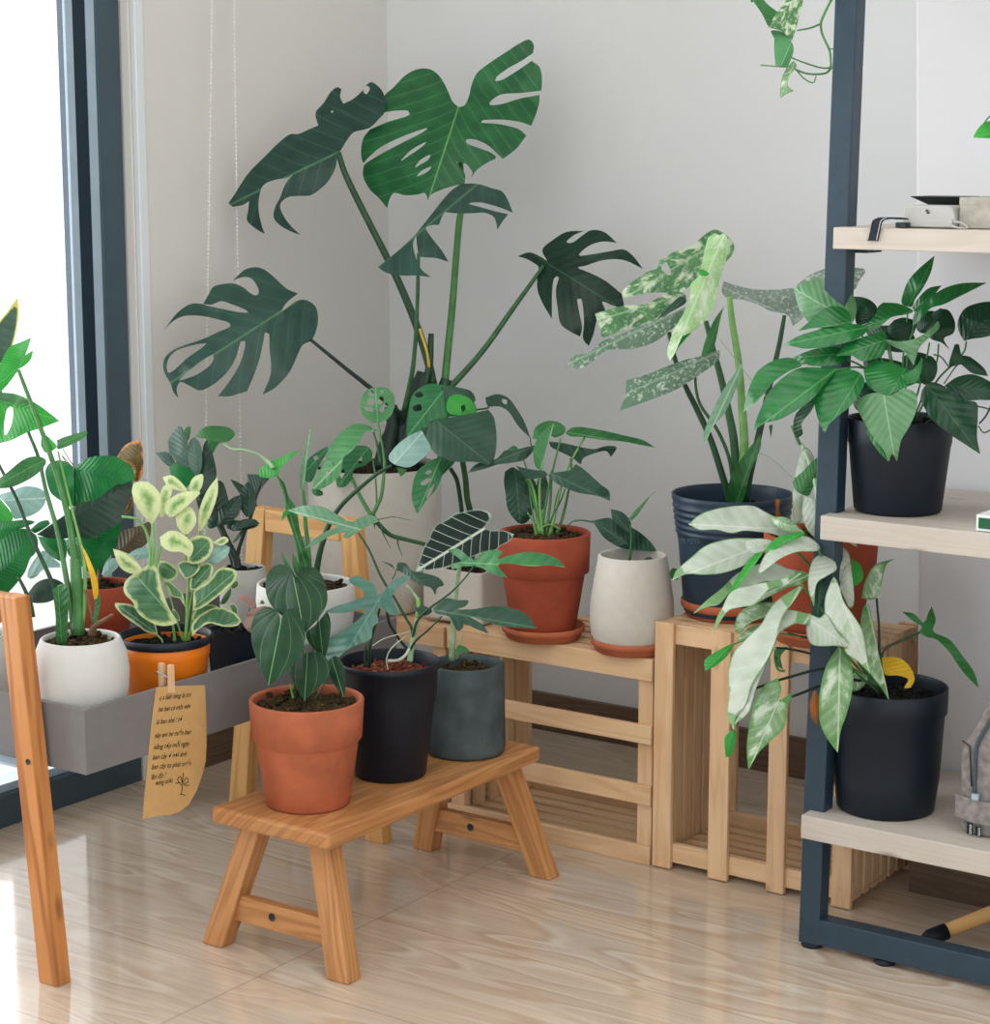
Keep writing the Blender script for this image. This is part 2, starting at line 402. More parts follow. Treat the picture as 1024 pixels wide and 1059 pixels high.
# ------------------------------------------------------------------ tray stand
def trestle(y, name_label, mat, yd=.022):
    t = thing('trestle', name_label, 'trestle', (-2.43, y, 0), 'trestles holding the grey plant tray')
    MB().box(-2.5145, -2.3365, y-yd/2+.001, y+yd/2-.001, .556, .598, (1, 0, 0)).build('top_bar', mat, t, bevel=.002)
    MB().slant(-2.60, y, 0, -2.533, y, .599, .044, yd, .040).build('leg', mat, t, bevel=.002)
    t['rl'] = MB().slant(-2.262, y, 0, -2.318, y, .599, .040, yd, .036).build('leg', mat, t, bevel=.002).name
    yo = 1 if y < 2.4 else -1
    MB().box(-2.56, -2.30, min(y, y+yo*.055), max(y, y+yo*.055), .3285, .3327, (1, 0, 0)).build('ledge', 'alu', t)
    return t
t1 = trestle(2.064, 'orange pine trestle at the near end of the tray, knot in its leg', 'pineO', .03)
k = MB(); k.lathe([(.0001, 0), (.0045, 0), (.0045, .0008)], n=14)
kp = Yp(29, 788, 2.0485)
for v in k.bm.verts: v.co = Vector((v.co.x+kp.x, 2.0485-v.co.z, v.co.y+kp.z))
k.build('knot', 'charcoal', bpy.data.objects[t1['rl']])
for q_ in (t1,): del q_['rl']
t2 = trestle(2.868, 'golden pine trestle at the far end of the tray, behind the heart leaves', 'pineL', .03); del t2['rl']

TX0, TX1, TY0, TY1, TZ0, TZ1 = -2.66, -2.203, 2.088, 2.850, .333, .433
tr = thing('plant_tray', 'long grey trough tray hung between two wooden trestles', 'tray', (-2.43, 2.47, TZ0))
w_ = .007
b = MB().box(TX0, TX1, TY0, TY1, TZ0, TZ0+w_, (0, 1, 0)).box(TX0, TX1, TY0, TY0+w_, TZ0+w_, TZ1).box(TX0, TX1, TY1-w_, TY1, TZ0+w_, TZ1)
b.box(TX0, TX0+w_, TY0+w_, TY1-w_, TZ0+w_, TZ1).box(TX1-w_, TX1, TY0+w_, TY1-w_, TZ0+w_, TZ1)
b.build('trough', 'tray', tr)
for y in (TY0-.001, TY1+.001): pass

# note + peg
nt = thing('paper_note', 'handwritten kraft paper note hanging from the tray edge', 'note', (-2.19, 2.3, .3))
NX = TX1+.0008
def npx(x, y): return Xp(x, y, NX)
M['faded'] = m_plain('faded_print', (84, 108, 124), .6, .02, 20, 0, .3)
# ---- note
def sheet(poly, mat, name, parent, plane, off=0, bend=0, nin=10):
    pts = [plane(*p) for p in poly]
    return pts
npoly = [(161, 711), (175, 709.5), (190, 709), (211.7, 708.5), (213, 740), (213.3, 770), (212.5, 787), (209, 801), (203, 818), (195, 832), (186, 839), (175, 843), (162, 844), (147.5, 847), (149, 830), (152, 790), (156, 750)]
bm = MB(); P = [npx(*p) for p in npoly]
c = sum(P, Vector())/len(P)
def ncurl(p): return p+Vector((.0003, 0, 0))
vs = [bm.bm.verts.new(ncurl(p)) for p in P]
f = bm.bm.faces.new(vs)
bmesh.ops.triangulate(bm.bm, faces=[f]); bmesh.ops.subdivide_edges(bm.bm, edges=bm.bm.edges[:], cuts=0) if False else None
o = nsheet = bm.build('sheet', 'paper', nt)
sd = o.modifiers.new('solid', 'SOLIDIFY'); sd.thickness = .0005
lines = [(163, 724, 'a a ban nàng lá tru', 29), (162, 736, 'hai ban có một viên', 29), (160, 749, 'lá bao nhé ! tớ', 24), (158, 763, 'này em bé miền ban', 33),
         (157, 775, 'năng tớp mỗi ngày', 33), (156, 785.5, 'ban cây ở nơi ánh', 31), (155, 795.5, 'ban cây to phát triển', 36), (154.5, 806, 'lâu đó !', 14), (159, 812, 'mông nước', 16)]
def text_on(name, s, org, xdir, ydir, height, width, mat, parent, shear=.35):
    cu = bpy.data.curves.new(name, 'FONT'); cu.body = s; cu.size = 1; cu.shear = shear
    cu.extrude = 0.0
    to = bpy.data.objects.new(name, cu); C.objects.link(to)
    bpy.context.view_layer.update()
    me = bpy.data.meshes.new_from_object(to); C.objects.unlink(to); bpy.data.objects.remove(to)
    xs = [v.co.x for v in me.vertices]; w = max(xs)-min(xs); x0 = min(xs)
    xd = Vector(xdir).normalized(); yd = Vector(ydir).normalized()
    off = Vector(parent.location) if parent else Vector()
    if parent and parent.parent: off += parent.parent.location
    for v in me.vertices:
        v.co = Vector(org)+xd*((v.co.x-x0)/w*width)+yd*(v.co.y*height)-off
    me.materials.append(M[mat]); ob = bpy.data.objects.new(name, me); C.objects.link(ob)
    if parent: ob.parent = parent
    return ob
for (x, y, s, wpx) in lines:
    a = npx(x+1, y); b_ = npx(x+1+wpx*1.15, y-1.5-wpx*.08)
    q = text_on('handwriting', s, Vector((0, 0, 0)), (b_-a), (0, 0, 1), .0115, (b_-a).length, 'ink', None, .5)
    for v in q.data.vertices:
        v.co = ncurl(v.co+a)+Vector((.0012, 0, 0))-nt.location
    q.parent = nsheet
dm = MB()
for seg in [[(187, 821), (188, 812), (187, 806)], [(187, 812), (183, 806), (186, 803), (188, 809)], [(188, 810), (192, 804), (194, 808), (189, 811)], [(186, 809), (181, 810)], [(190, 812), (195, 812)], [(185, 821), (191, 822)], [(188, 808), (189, 799)]]:
    dm.tube([ncurl(npx(*p))+Vector((.0012, 0, 0)) for p in crom([Vector(q+(0,)) for q in seg], 4) for p in [(p.x, p.y)]], .0005, 5)
dm.build('plant_doodle', 'ink', nsheet)
pg = thing('clothes_peg', 'small wooden clothes peg clipping the note to the tray', 'clothes peg', npx(168, 700))
a, b_ = npx(171, 688), npx(175, 716)
MB().hexa([(a.x+.0008+dx, yy, zz) for zz, w2 in ((b_.z, .0045), (a.z, .004)) for dx, yy in ((0, b_.y-w2), (.008, b_.y-w2), (.008, b_.y+w2), (0, b_.y+w2))], (0, 0, 1)).build('peg_arm', 'pine', pg, bevel=.0008)
MB().hexa([(TX1-.018+dx, yy, zz) for zz, w2 in ((TZ1-.02, .0045), (a.z, .004)) for dx, yy in ((0, b_.y-w2), (.009, b_.y-w2), (.009, b_.y+w2), (0, b_.y+w2))], (0, 0, 1)).build('peg_arm', 'pine', pg, bevel=.0008)
zz = (TZ1+a.z)/2+.004
MB().tube([(NX-.022, b_.y-.006, zz-.004), (NX-.018, b_.y-.0062, zz), (NX+.004, b_.y-.006, zz-.006)], .0009, 6).build('spring', 'alu', pg)

# ------------------------------------------------------------------ shelf unit
sh = thing('steel_shelf_unit', 'dark steel framed shelf unit with pale boards at the right', 'shelf unit', (-.9, 2.99, 0))
SX0, SX1 = -1.372, -.35
for z0, z1, SX0 in ((.192, .230, -1.379), (.671, .708, -1.360), (1.111, 1.143, -1.352), (1.72, 1.755, -1.346)):
    MB().box(SX0, SX1, 2.815, 3.170, z0, z1).build('shelf_board', 'board', sh, bevel=.0015)
for x0 in (-1.393, -.37):
    e_ = .0225
    MB().hexa([(x0+dx+dz_, yy, z) for z, dz_ in ((.008, 0), (1.8, e_)) for dx, yy in ((0, 2.845), (.036, 2.845), (.036, 2.877), (0, 2.877))], (0, 0, 1)).build('post', 'steel', sh, bevel=.002)
MB().box(-1.358, -.372, 2.845, 2.877, .010, .052).build('bottom_rail', 'steel', sh, bevel=.002)
for z0 in (.176, .655, 1.095, 1.704):
    MB().box(-1.345, -1.325, 2.8785, 2.93, z0+.008, z0+.0155).build('shelf_bracket', 'steel', sh)
for x0 in (-1.376, -1.25, -.36): MB().lathe([(.016, 0), (.018, .003), (.012, .0105)], (x0, 2.861, 0), 20, 2).build('foot', 'black', sh)

# ------------------------------------------------------------------ pots
DH = Vector((-sin(YAW), cos(YAW), 0))
def contact(cx, ybot, rpx, z):
    p = Zp(cx, ybot, z); r = rpx*dep(p)/F
    q = p+Vector((ray(cx, ybot).x, ray(cx, ybot).y, 0)).normalized()*r
    return Vector((q.x, q.y, z))
def interior(prof, t, soil_z):
    """outer profile (r,z) bottom->top, wall thickness t: returns closed profile to the soil level"""
    out = list(prof); R, Zt = prof[-1]
    out += [(R-t*.3, Zt+t*.25), (R-t*.8, Zt+t*.2), (R-t, Zt-t*.3)]
    zs = [z for r, z in prof if z > soil_z]
    def rad(z):
        for (r0, z0), (r1, z1) in zip(prof, prof[1:]):
            if z0 <= z <= z1 and z1 > z0: return r0+(r1-r0)*(z-z0)/(z1-z0)
        return prof[0][0]
    zz = Zt-t*.3; lo = soil_z-.012
    for k in range(1, 4):
        z = zz+(lo-zz)*k/3; out.append((min(rad(z), R)-t, z))
    rl = out[-1][0]; out.append((rl*.5, lo)); out.append((.0005, lo)); return out, rad(soil_z)-t
def soil_disc(r, c, z, mat, parent, amp=.005, chunks=0, seed=1):
    m = MB(); rnd = random.Random(seed); n = 40; rings = []
    for k in range(14):
        rr = r*k/13*1.0
        if k == 0: rings.append([m.bm.verts.new((c.x, c.y, z+amp))]); continue
        rg = []
        for i in range(n):
            a = 2*pi*i/n; x, y = c.x+rr*cos(a), c.y+rr*sin(a)
            h = noise.noise(Vector((x*90, y*90, seed)))*amp+noise.noise(Vector((x*220, y*220, seed)))*amp*.7+amp*(1-(rr/r)**2)
            rg.append(m.bm.verts.new((x, y, z+h)))
        rings.append(rg)
    for i in range(n): m.bm.faces.new((rings[0][0], rings[1][i], rings[1][(i+1) % n]))
    for a, b in zip(rings[1:], rings[2:]):
        for i in range(n): m.bm.faces.new((a[i], b[i], b[(i+1) % n], a[(i+1) % n]))
    for _ in range(chunks):
        a = rnd.random()*2*pi; rr = r*.88*sqrt(rnd.random()); s_ = .003+.006*rnd.random()
        mt = Matrix.Translation((c.x+rr*cos(a), c.y+rr*sin(a), z+amp*.8+s_*.3)) @ Matrix.Rotation(rnd.random()*6, 4, (rnd.random(), rnd.random(), rnd.random())) @ Matrix.Diagonal((1, .6+.4*rnd.random(), .45, 1))
        bmesh.ops.create_icosphere(m.bm, subdivisions=1, radius=s_, matrix=mt)
    return m.build('soil', mat, parent)
def pot(T, c, rings, mat, t=.006, soil=(.02, 'soil'), chunks=25, name='pot', seed=1, amp=.005):
    """rings: (half width px, centre y px) traced from the base up, at the pot's own depth"""
    prof = []
    for i, (rp, yp) in enumerate(rings):
        z = c.z if yp is None else zat(c.x, c.y, yp)
        d = dep((c.x, c.y, z)); prof.append((rp*d/F, z))
    prof[0] = (prof[0][0]-.003, prof[0][1]+.0005); prof.insert(1, (prof[0][0]+.003, prof[0][1]+.0035))
    zt = prof[-1][1]; sz = zt-soil[0]
    pr, rs = interior(prof, t, sz)
    po = MB().lathe([(.0005, prof[0][1])]+pr, (c.x, c.y, 0), 56, False).build(name, mat, T)
    if soil[1]: soil_disc(rs*1.01, c, sz, soil[1], T, amp, chunks, seed)
    T['pn'] = po.name
    return Vector((c.x, c.y, sz)), prof
def saucer(label, c, r, h, mat='terra', t=.005):
    T = thing('saucer', label, 'saucer', c)
    prof = [(.0005, .0), (r*.86, .0), (r*.9, .002), (r*.93, h*.45), (r*.96, h*.5), (r, h*.6), (r, h*.96), (r-t*.4, h), (r-t, h*.92), (r*.86-t, .005), (.0005, .0045)]
    MB().lathe(prof, (c.x, c.y, c.z), 56, False).build('dish', mat, T); return T

ZS = .2352
# 1 front terracotta
c1 = contact(319, 843, 44, ZS)
P1 = thing('potted_heart_leaf_plant', 'terracotta pot with velvety heart leaves at the near end of the stool', 'potted plant', c1)
s1, _ = pot(P1, c1, [(44, None), (53, 766), (53.2, 764), (57, 761), (59.5, 723)], 'terra', .008, (.012, 'moss'), 60, seed=2, amp=.008)
c2 = contact(404, 811, 37, ZS)
P2 = thing('potted_philodendron', 'black plastic pot with lobed philodendron in bark chips, middle of the stool', 'potted plant', c2)
s2, _ = pot(P2, c2, [(37, None), (46.5, 724), (48.5, 721), (50, 690), (52.5, 689), (52.5, 683)], 'black', .003, (.022, 'bark'), 110, seed=3)
c3 = contact(482, 788, 40, ZS)
P3 = thing('potted_alocasia', 'dark concrete pot with white-veined arrow leaf at the far end of the stool', 'potted plant', c3)
s3, _ = pot(P3, c3, [(40, None), (41, 770), (40, 687)], 'concrete', .013, (.018, 'moss'), 60, seed=4, amp=.009)

TZ = TZ0+w_+.001
def intray(cx, ypx, X): q = Xp(cx, ypx, X); return Vector((q.x, q.y, TZ))
c4 = intray(83, 660, -2.292)
P4 = thing('potted_stem_plant', 'round white stone bowl with tall bare green stems, near end of the grey tray', 'potted plant', c4)
s4, _ = pot(P4, c4, [(33, None), (44, 735), (48, 712), (49.5, 692), (47, 674), (41, 660)], 'whitepot', .006, (.012, 'moss'), 60, seed=5, amp=.007)
c5 = intray(171, 655, -2.283)
P5 = thing('potted_peperomia', 'bright orange plastic pot with cream-edged peperomia in the grey tray', 'potted plant', c5)
s5, _ = pot(P5, c5, [(36, None), (44, 678), (45, 676), (46, 664)], 'orange', .003, (.008, 'blacksoil'), 40, seed=6)
q = MB(); zt = zat(c5.x, c5.y, 656); r5 = 49*dep((c5.x, c5.y, zt))/F
q.lathe([(r5*.93, zt-.014), (r5, zt-.010), (r5, zt), (r5-.004, zt+.001), (r5*.925, zt-.012)], (c5.x, c5.y, 0), 56, False).build('pot_rim', 'black', bpy.data.objects[P5['pn']])
c6 = intray(104, 604, -2.50)
P6 = thing('potted_rubber_plant', 'terracotta pot with dark glossy rubber plant, behind the white bowl by the window', 'potted plant', c6)
s6, _ = pot(P6, c6, [(24, None), (29, 640), (33, 638), (34, 604)], 'terra2', .006, (.01, 'soil'), 30, seed=7)
c7 = intray(252, 587, -2.46)
P7 = thing('potted_zamioculcas', 'rounded grey concrete pot with dark glossy zamioculcas, behind the peperomia', 'potted plant', c7)
s7, _ = pot(P7, c7, [(20, None), (25, 625), (25, 605), (22.5, 587)], 'lightconc', .006, (.008, 'blacksoil'), 20, seed=8)
c8 = intray(242, 648, -2.262)
P8 = thing('potted_pink_seedling', 'small black nursery pot with curled pinkish leaves, right of the orange pot', 'potted plant', c8)
h8 = zat(c8.x, c8.y, 648); b = MB(); a_, b2 = .026, .033
b.hexa([(c8.x-a_, c8.y-a_, TZ), (c8.x+a_, c8.y-a_, TZ), (c8.x+a_, c8.y+a_, TZ), (c8.x-a_, c8.y+a_, TZ), (c8.x-b2, c8.y-b2, h8), (c8.x+b2, c8.y-b2, h8), (c8.x+b2, c8.y+b2, h8), (c8.x-b2, c8.y+b2, h8)], (0, 0, 1))
tf = max(b.bm.faces, key=lambda f: f.calc_center_median().z)
bmesh.ops.inset_region(b.bm, faces=[tf], thickness=.003)
tf = max(b.bm.faces, key=lambda f: (f.calc_center_median().z, -abs((f.calc_center_median()-Vector((c8.x, c8.y, h8))).xy.length)))
for v in tf.verts: v.co.z -= .01
b.build('pot', 'black', P8, bevel=.002)
b = MB(); n = 12
for i in range(n):
    for j in range(n): pass
soil_disc(.027, Vector((c8.x, c8.y, 0)), h8-.008, 'blacksoil', P8, .004, 12, 9)
c9 = intray(316, 603, -2.315)
P9 = thing('potted_arrowhead_shoots', 'round white pot with tall upright green shoots at the far end of the tray', 'potted plant', c9)
s9, _ = pot(P9, c9, [(40, None), (47, 655), (51.5, 620), (50, 603)], 'whitepot', .005, (.010, 'soil'), 40, seed=10)
c10 = intray(-26, 650, -2.53)
P10 = thing('potted_foliage_plant', 'white pot of big green leaves cut off by the left edge, on the tray', 'potted plant', c10)
s10, _ = pot(P10, c10, [(28, None), (35, 700), (34, 655)], 'whitepot', .006, (.012, 'soil'), 20, seed=11)

ZC = .3775
c12 = contact(389, 638, 66, .373)
P12 = thing('potted_monstera', 'large white planter with the tallest split-leaf monstera in the corner', 'potted plant', c12)
s12, _ = pot(P12, c12, [(63, None), (68, 600), (69, 481)], 'cream', .009, (.010, 'soil'), 50, seed=12)
a = Yp(437, 652, 3.07); b_ = Yp(498, 655, 3.07); hz = Yp(470, 588, 3.07).z
P13 = thing('potted_swiss_cheese_vine', 'square off-white pot on the crate, behind the alocasia leaf, with perforated vine leaves', 'potted plant', (a.x, 3.07, ZC))
b = MB(); xx0, xx1, y0_, y1_ = a.x, b_.x, 3.07, 3.17
b.box(xx0, xx1, y0_, y1_, ZC+.0005, hz, (1, 0, 0)); b.bm.faces.ensure_lookup_table()
tf = max(b.bm.faces, key=lambda f: f.calc_center_median().z)
bmesh.ops.inset_region(b.bm, faces=[tf], thickness=.006)
tf = min([f for f in b.bm.faces if f.calc_center_median().z > hz-.0001], key=lambda f: (f.calc_center_median()-Vector(((xx0+xx1)/2, (y0_+y1_)/2, hz))).length)
for v in tf.verts: v.co.z -= .012
b.build('pot', 'cream', P13, bevel=.006)
s13 = Vector(((xx0+xx1)/2, (y0_+y1_)/2, hz-.012))
soil_disc(.04, s13, hz-.011, 'soil', P13, .003, 14, 13)

cs = contact(562, 667, 38, ZC); rs = 43*dep(cs)/F
saucer('terracotta saucer under the terracotta pot on the low crate', cs, rs, .024, 'terra')
c14 = Vector((cs.x, cs.y, ZC+.0052))
P14 = thing('potted_leafy_plant', 'red terracotta pot with many thin-stalked dark leaves, on the low crate', 'potted plant', c14)
s14, _ = pot(P14, c14, [(32.5, None), (42.5, 594), (43, 592), (47, 590), (48.5, 551)], 'terra2', .009, (.008, 'moss'), 40, seed=14)
cs = contact(653, 681, 37, ZC); rs = 42*dep(cs)/F
saucer('terracotta saucer under the cream tapered pot', cs, rs, .024, 'terra')
c15 = Vector((cs.x, cs.y, ZC+.0052))
P15 = thing('potted_sprout', 'cream tapered pot with one small dark sprout, on the low crate', 'potted plant', c15)
s15, _ = pot(P15, c15, [(36, None), (42, 655), (43.8, 640), (43, 620), (35.5, 574)], 'cream', .006, (.028, 'soil'), 10, seed=15, amp=.002)
ZB = .4455
cs = contact(755, 645, 44, ZB); rs = 51*dep(cs)/F
saucer('orange saucer under the big navy ribbed pot', cs, rs, .030, 'terra')
c16 = Vector((cs.x, cs.y, ZB+.0052))
P16 = thing('potted_variegated_monstera', 'navy ribbed plastic pot with marbled white and green leaves, on the upright crate', 'potted plant', c16)
rg = [(48, None), (55, 560)]
for k in range(5):
    y_ = 548-k*6.5; r_ = 57+.9*k
    rg += [(r_, y_+2), (r_+1.3, y_+1), (r_+1.3, y_-1), (r_+.2, y_-2)]
rg += [(62.5, 515), (63, 510)]
s16, _ = pot(P16, c16, rg, 'navy', .004, (.035, 'soil'), 30, seed=16)
text_on('embossed_lettering', 'TN POTS', Zp(700, 560, ZB)*0+D(702, 562, dep(c16)-.1048), RT, UP, .012, .036, 'faded', bpy.data.objects[P16['pn']], .1)
cs = contact(846, 672, 46, ZB); rs = 50*dep(cs)/F
saucer('orange saucer half hidden by silver leaves beside the dark shelf post', cs, rs, .026, 'terra')
c19 = Vector((cs.x, cs.y, ZB+.0052))
P19 = thing('terracotta_pot', 'dull red terracotta pot hidden behind silver leaves under the middle shelf', 'pot', c19)
s19, _ = pot(P19, c19, [(42, None), (54, 588), (57, 585), (59, 552)], 'terra2', .008, (.015, 'soil'), 20, seed=17)
c17 = contact(928, 535, 45, .7085)
P17 = thing('potted_pothos', 'black plastic pot overflowing with glossy green leaves on the middle shelf', 'potted plant', c17)
s17, _ = pot(P17, c17, [(45, None), (52, 460), (53, 457), (54.5, 432)], 'black', .003, (.012, 'blacksoil'), 20, seed=18)
c18 = contact(915, 850, 51, .2305)
P18 = thing('potted_silver_syngonium', 'large black pot with long silvery arrow leaves on the lowest shelf', 'potted plant', c18)
s18, _ = pot(P18, c18, [(50, None), (54, 800), (57.5, 736), (60, 733), (60.5, 709)], 'black', .004, (.020, 'blacksoil'), 30, seed=19)

for o_ in list(bpy.data.objects):
    if 'pn' in o_: del o_['pn']
# ------------------------------------------------------------------ leaf materials
def leafm(name, c1, c2=None, vein=None, rough=.38, nv=9, slant=.8, vw=.012, sv=.35, spec=.38, trans=.12, palm=False, var=None, edge=None, pv=.10, bump=.25, midw=None):
    """c1/c2 blade tones, vein colour, nv side veins; var=(colour, scale, lo, hi) blotches; edge=(colour, lo, hi) margin"""
    s = NT(name); uv = s.uv(); sp = s.n('ShaderNodeSeparateXYZ'); s.L.new(uv, sp.inputs[0])
    u, v = sp.outputs[0], sp.outputs[1]; av = s.math('ABSOLUTE', v)
    rnd = s.n('ShaderNodeObjectInfo').outputs['Random']
    g_ = 1.0 if sum(c1) > 480 else .92
    def enr(c): m_ = sum(c)/3; return tuple(max(4, (m_+(x-m_)*1.12)*g_) for x in c)
    c1 = enr(c1); c2 = enr(c2) if c2 else None
    c2 = c2 or tuple(x*.72 for x in c1); vein = vein or tuple(min(255, x*1.25+22) for x in c1)
    o = s.obj(); n = s.noise(o, 22, 3, .5)
    tone = s.math('ADD', s.map(n, .3, .7), s.math('SUBTRACT', s.math('MULTIPLY', rnd, .7), .35), clamp=True)
    col = s.mix(tone, lin(c1), lin(c2))
    ph = s.math('SUBTRACT', u, s.math('MULTIPLY', s.math('POWER', av, .85), slant))
    ph = s.math('ADD', ph, s.math('MULTIPLY', s.math('SUBTRACT', s.noise(o, 14, 2), .5), .05))
    if palm:
        den = s.math('MULTIPLY', s.math('MAXIMUM', s.math('ADD', u, .34), .03), s.math('SUBTRACT', 1.08, u))
        ph = s.math('DIVIDE', av, den); nv = 2.1
    fr = s.math('FRACT', s.math('MULTIPLY', ph, float(nv)))
    tri = s.math('ABSOLUTE', s.math('SUBTRACT', fr, .5))
    pan = s.map(tri, 0, .5, 1, 0)
    col = s.mix(s.math('MULTIPLY', s.math('POWER', s.map(tri, 0, .5), 2.0), pv), col, lin(tuple(min(255, x*1.15+10) for x in c1)))
    if var:
        vc, sc, lo, hi = var[:4]
        vv = s.scale(uv, (sc, sc*2.6, 1)); cb = s.n('ShaderNodeCombineXYZ'); s.put(cb.inputs[0], s.math('ADD', s.math('MULTIPLY', ph, sc*1.0), s.math('MULTIPLY', rnd, 50.0))); s.put(cb.inputs[1], s.math('MULTIPLY', v, sc*1.3))
        nn = s.noise(cb.outputs[0], 1.0, 4, .62)
        col = s.mix(s.map(nn, lo, hi), col, lin(vc))
        if len(var) > 4:
            col = s.mix(s.math('MULTIPLY', s.map(s.noise(o, 160, 3, .6), .56, .62), var[4]), col, lin((205, 215, 195)))
    if edge:
        at = s.n('ShaderNodeAttribute', attribute_name='edge')
        en = s.math('ADD', at.outputs['Fac'], s.math('MULTIPLY', s.math('SUBTRACT', s.noise(o, 60, 3, .6), .5), edge[3]))
        col = s.mix(s.map(en, edge[1], edge[2], 1, 0), col, lin(edge[0]))
    line = s.map(tri, .5-.045, .5-.012, 0, 1)
    col = s.mix(s.math('MULTIPLY', line, sv), col, lin(vein))
    mw = midw or vw
    mid = s.map(av, mw*.35, mw, 1, 0)
    col = s.mix(s.math('MULTIPLY', mid, min(1, sv*2+.25)), col, lin(vein))
    s.base(col); s.rough(rough); s.spec(spec)
    h = s.math('ADD', s.math('MULTIPLY', s.map(tri, 0, .5), -1.0), s.math('MULTIPLY', s.noise(o, 70, 3), .6))
    s.bump(h, bump, .0025)
    out = s.N['Material Output']; tr = s.n('ShaderNodeBsdfTranslucent'); s.L.new(col, tr.inputs[0])
    mx = s.n('ShaderNodeMixShader'); mx.inputs[0].default_value = trans
    s.L.new(s.b.outputs[0], mx.inputs[1]); s.L.new(tr.outputs[0], mx.inputs[2]); s.L.new(mx.outputs[0], out.inputs[0])
    return s.m
L = {}
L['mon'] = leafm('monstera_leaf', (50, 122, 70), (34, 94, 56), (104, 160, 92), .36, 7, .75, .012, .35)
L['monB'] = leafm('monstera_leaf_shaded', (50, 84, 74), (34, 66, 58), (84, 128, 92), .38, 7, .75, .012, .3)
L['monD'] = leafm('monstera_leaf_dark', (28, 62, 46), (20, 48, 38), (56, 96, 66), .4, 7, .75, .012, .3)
L['heart'] = leafm('velvet_heart_leaf', (30, 72, 42), (20, 54, 34), (120, 162, 108), .5, 5, .9, .011, .35, .3, palm=True)
L['teal'] = leafm('lobed_leaf_teal', (84, 130, 116), (62, 106, 92), (110, 150, 130), .28, 8, .7, .010, .25, .6)
L['lobe'] = leafm('lobed_leaf_green', (72, 138, 84), (50, 112, 68), (112, 168, 104), .4, 8, .7, .010, .25)
L['lobeD'] = leafm('lobed_leaf_dark', (44, 82, 62), (32, 66, 52), (80, 120, 84), .42, 8, .7, .010, .25)
L['pale'] = leafm('pale_arrow_leaf', (122, 164, 132), (96, 140, 110), (156, 190, 158), .42, 8, .7, .012, .3)
L['alo'] = leafm('white_veined_leaf', (26, 50, 42), (18, 38, 34), (196, 206, 190), .45, 6, .65, .026, .85, .25, pv=.1, edge=((150, 176, 158), .0, .05, .0))
L['pep'] = leafm('cream_edged_leaf', (88, 132, 86), (60, 104, 74), (150, 184, 130), .35, 6, .8, .012, .2, edge=((188, 200, 140), .12, .30, .55))
L['pepL'] = leafm('cream_leaf', (132, 172, 98), (104, 152, 80), (176, 198, 136), .38, 6, .8, .012, .15, edge=((204, 216, 160), .45, 1.0, 1.2))
L['zz'] = leafm('dark_glossy_leaf', (44, 76, 62), (30, 58, 46), (66, 104, 80), .3, 7, .8, .01, .15)
L['zzG'] = leafm('greyed_glossy_leaf', (92, 120, 108), (70, 100, 90), (120, 145, 130), .35, 7, .8, .01, .15)
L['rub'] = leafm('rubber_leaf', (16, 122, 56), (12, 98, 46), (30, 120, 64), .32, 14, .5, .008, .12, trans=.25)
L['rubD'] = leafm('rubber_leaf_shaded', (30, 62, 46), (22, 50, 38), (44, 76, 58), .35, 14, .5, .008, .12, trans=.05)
L['rust'] = leafm('rust_leaf', (110, 92, 40), (84, 70, 34), (150, 130, 70), .4, 10, .6, .01, .15, edge=((220, 140, 80), .02, .28, 1.1))
L['olive'] = leafm('olive_leaf', (88, 76, 50), (66, 58, 40), (110, 96, 64), .4, 10, .6, .01, .15)
L['bright'] = leafm('fresh_green_leaf', (70, 176, 72), (48, 150, 60), (110, 200, 100), .4, 8, .8, .01, .2, trans=.3)
L['mid'] = leafm('mid_green_leaf', (62, 124, 66), (42, 100, 54), (96, 150, 90), .38, 8, .8, .01, .22, trans=.15)
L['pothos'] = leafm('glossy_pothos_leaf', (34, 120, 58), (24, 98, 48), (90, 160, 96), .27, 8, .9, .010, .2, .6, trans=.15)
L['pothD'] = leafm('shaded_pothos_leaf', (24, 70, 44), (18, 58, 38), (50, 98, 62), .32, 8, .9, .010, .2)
L['pothL'] = leafm('sheen_pothos_leaf', (104, 150, 108), (80, 132, 86), (140, 176, 136), .27, 8, .9, .012, .3, .6)  # paler copy of the pothos blade, sheen put into the colour
L['silver'] = leafm('silver_arrow_leaf', (188, 196, 184), (160, 174, 158), (206, 212, 202), .45, 8, .7, .010, .15, pv=.1, edge=((110, 152, 98), .02, .10, .12), var=((132, 170, 116), 3.2, .58, .74))
L['silvG'] = leafm('silver_green_leaf', (142, 172, 134), (116, 154, 106), (190, 206, 180), .42, 8, .7, .012, .28, pv=.3, edge=((90, 148, 78), .05, .25, .3), var=((196, 212, 190), 3.2, .5, .62))
L['marble'] = leafm('marbled_leaf', (88, 140, 88), (66, 118, 74), (150, 180, 140), .4, 7, .8, .012, .2, var=((190, 204, 174), 5.0, .50, .58, .3))
L['speck'] = leafm('speckled_leaf', (104, 134, 112), (82, 114, 94), (140, 164, 140), .4, 7, .8, .012, .2, var=((178, 196, 176), 6.0, .62, .70, .55))
L['cream'] = leafm('pale_marbled_leaf', (160, 196, 142), (136, 178, 116), (200, 220, 190), .4, 7, .8, .012, .2, var=((206, 220, 194), 5.0, .50, .60, .4), trans=.2)
L['greyleaf'] = leafm('grey_green_leaf', (140, 156, 144), (116, 134, 122), (168, 180, 168), .4, 7, .8, .012, .2, var=((174, 186, 172), 6.0, .6, .70, .6))
L['silverplain'] = leafm('silver_blue_leaf', (150, 182, 174), (124, 160, 152), (178, 204, 196), .4, 4, .9, .02, .35, trans=.2)
L['yellow'] = leafm('yellowed_leaf', (226, 186, 50), (206, 160, 40), (236, 206, 90), .5, 7, .8, .01, .1)
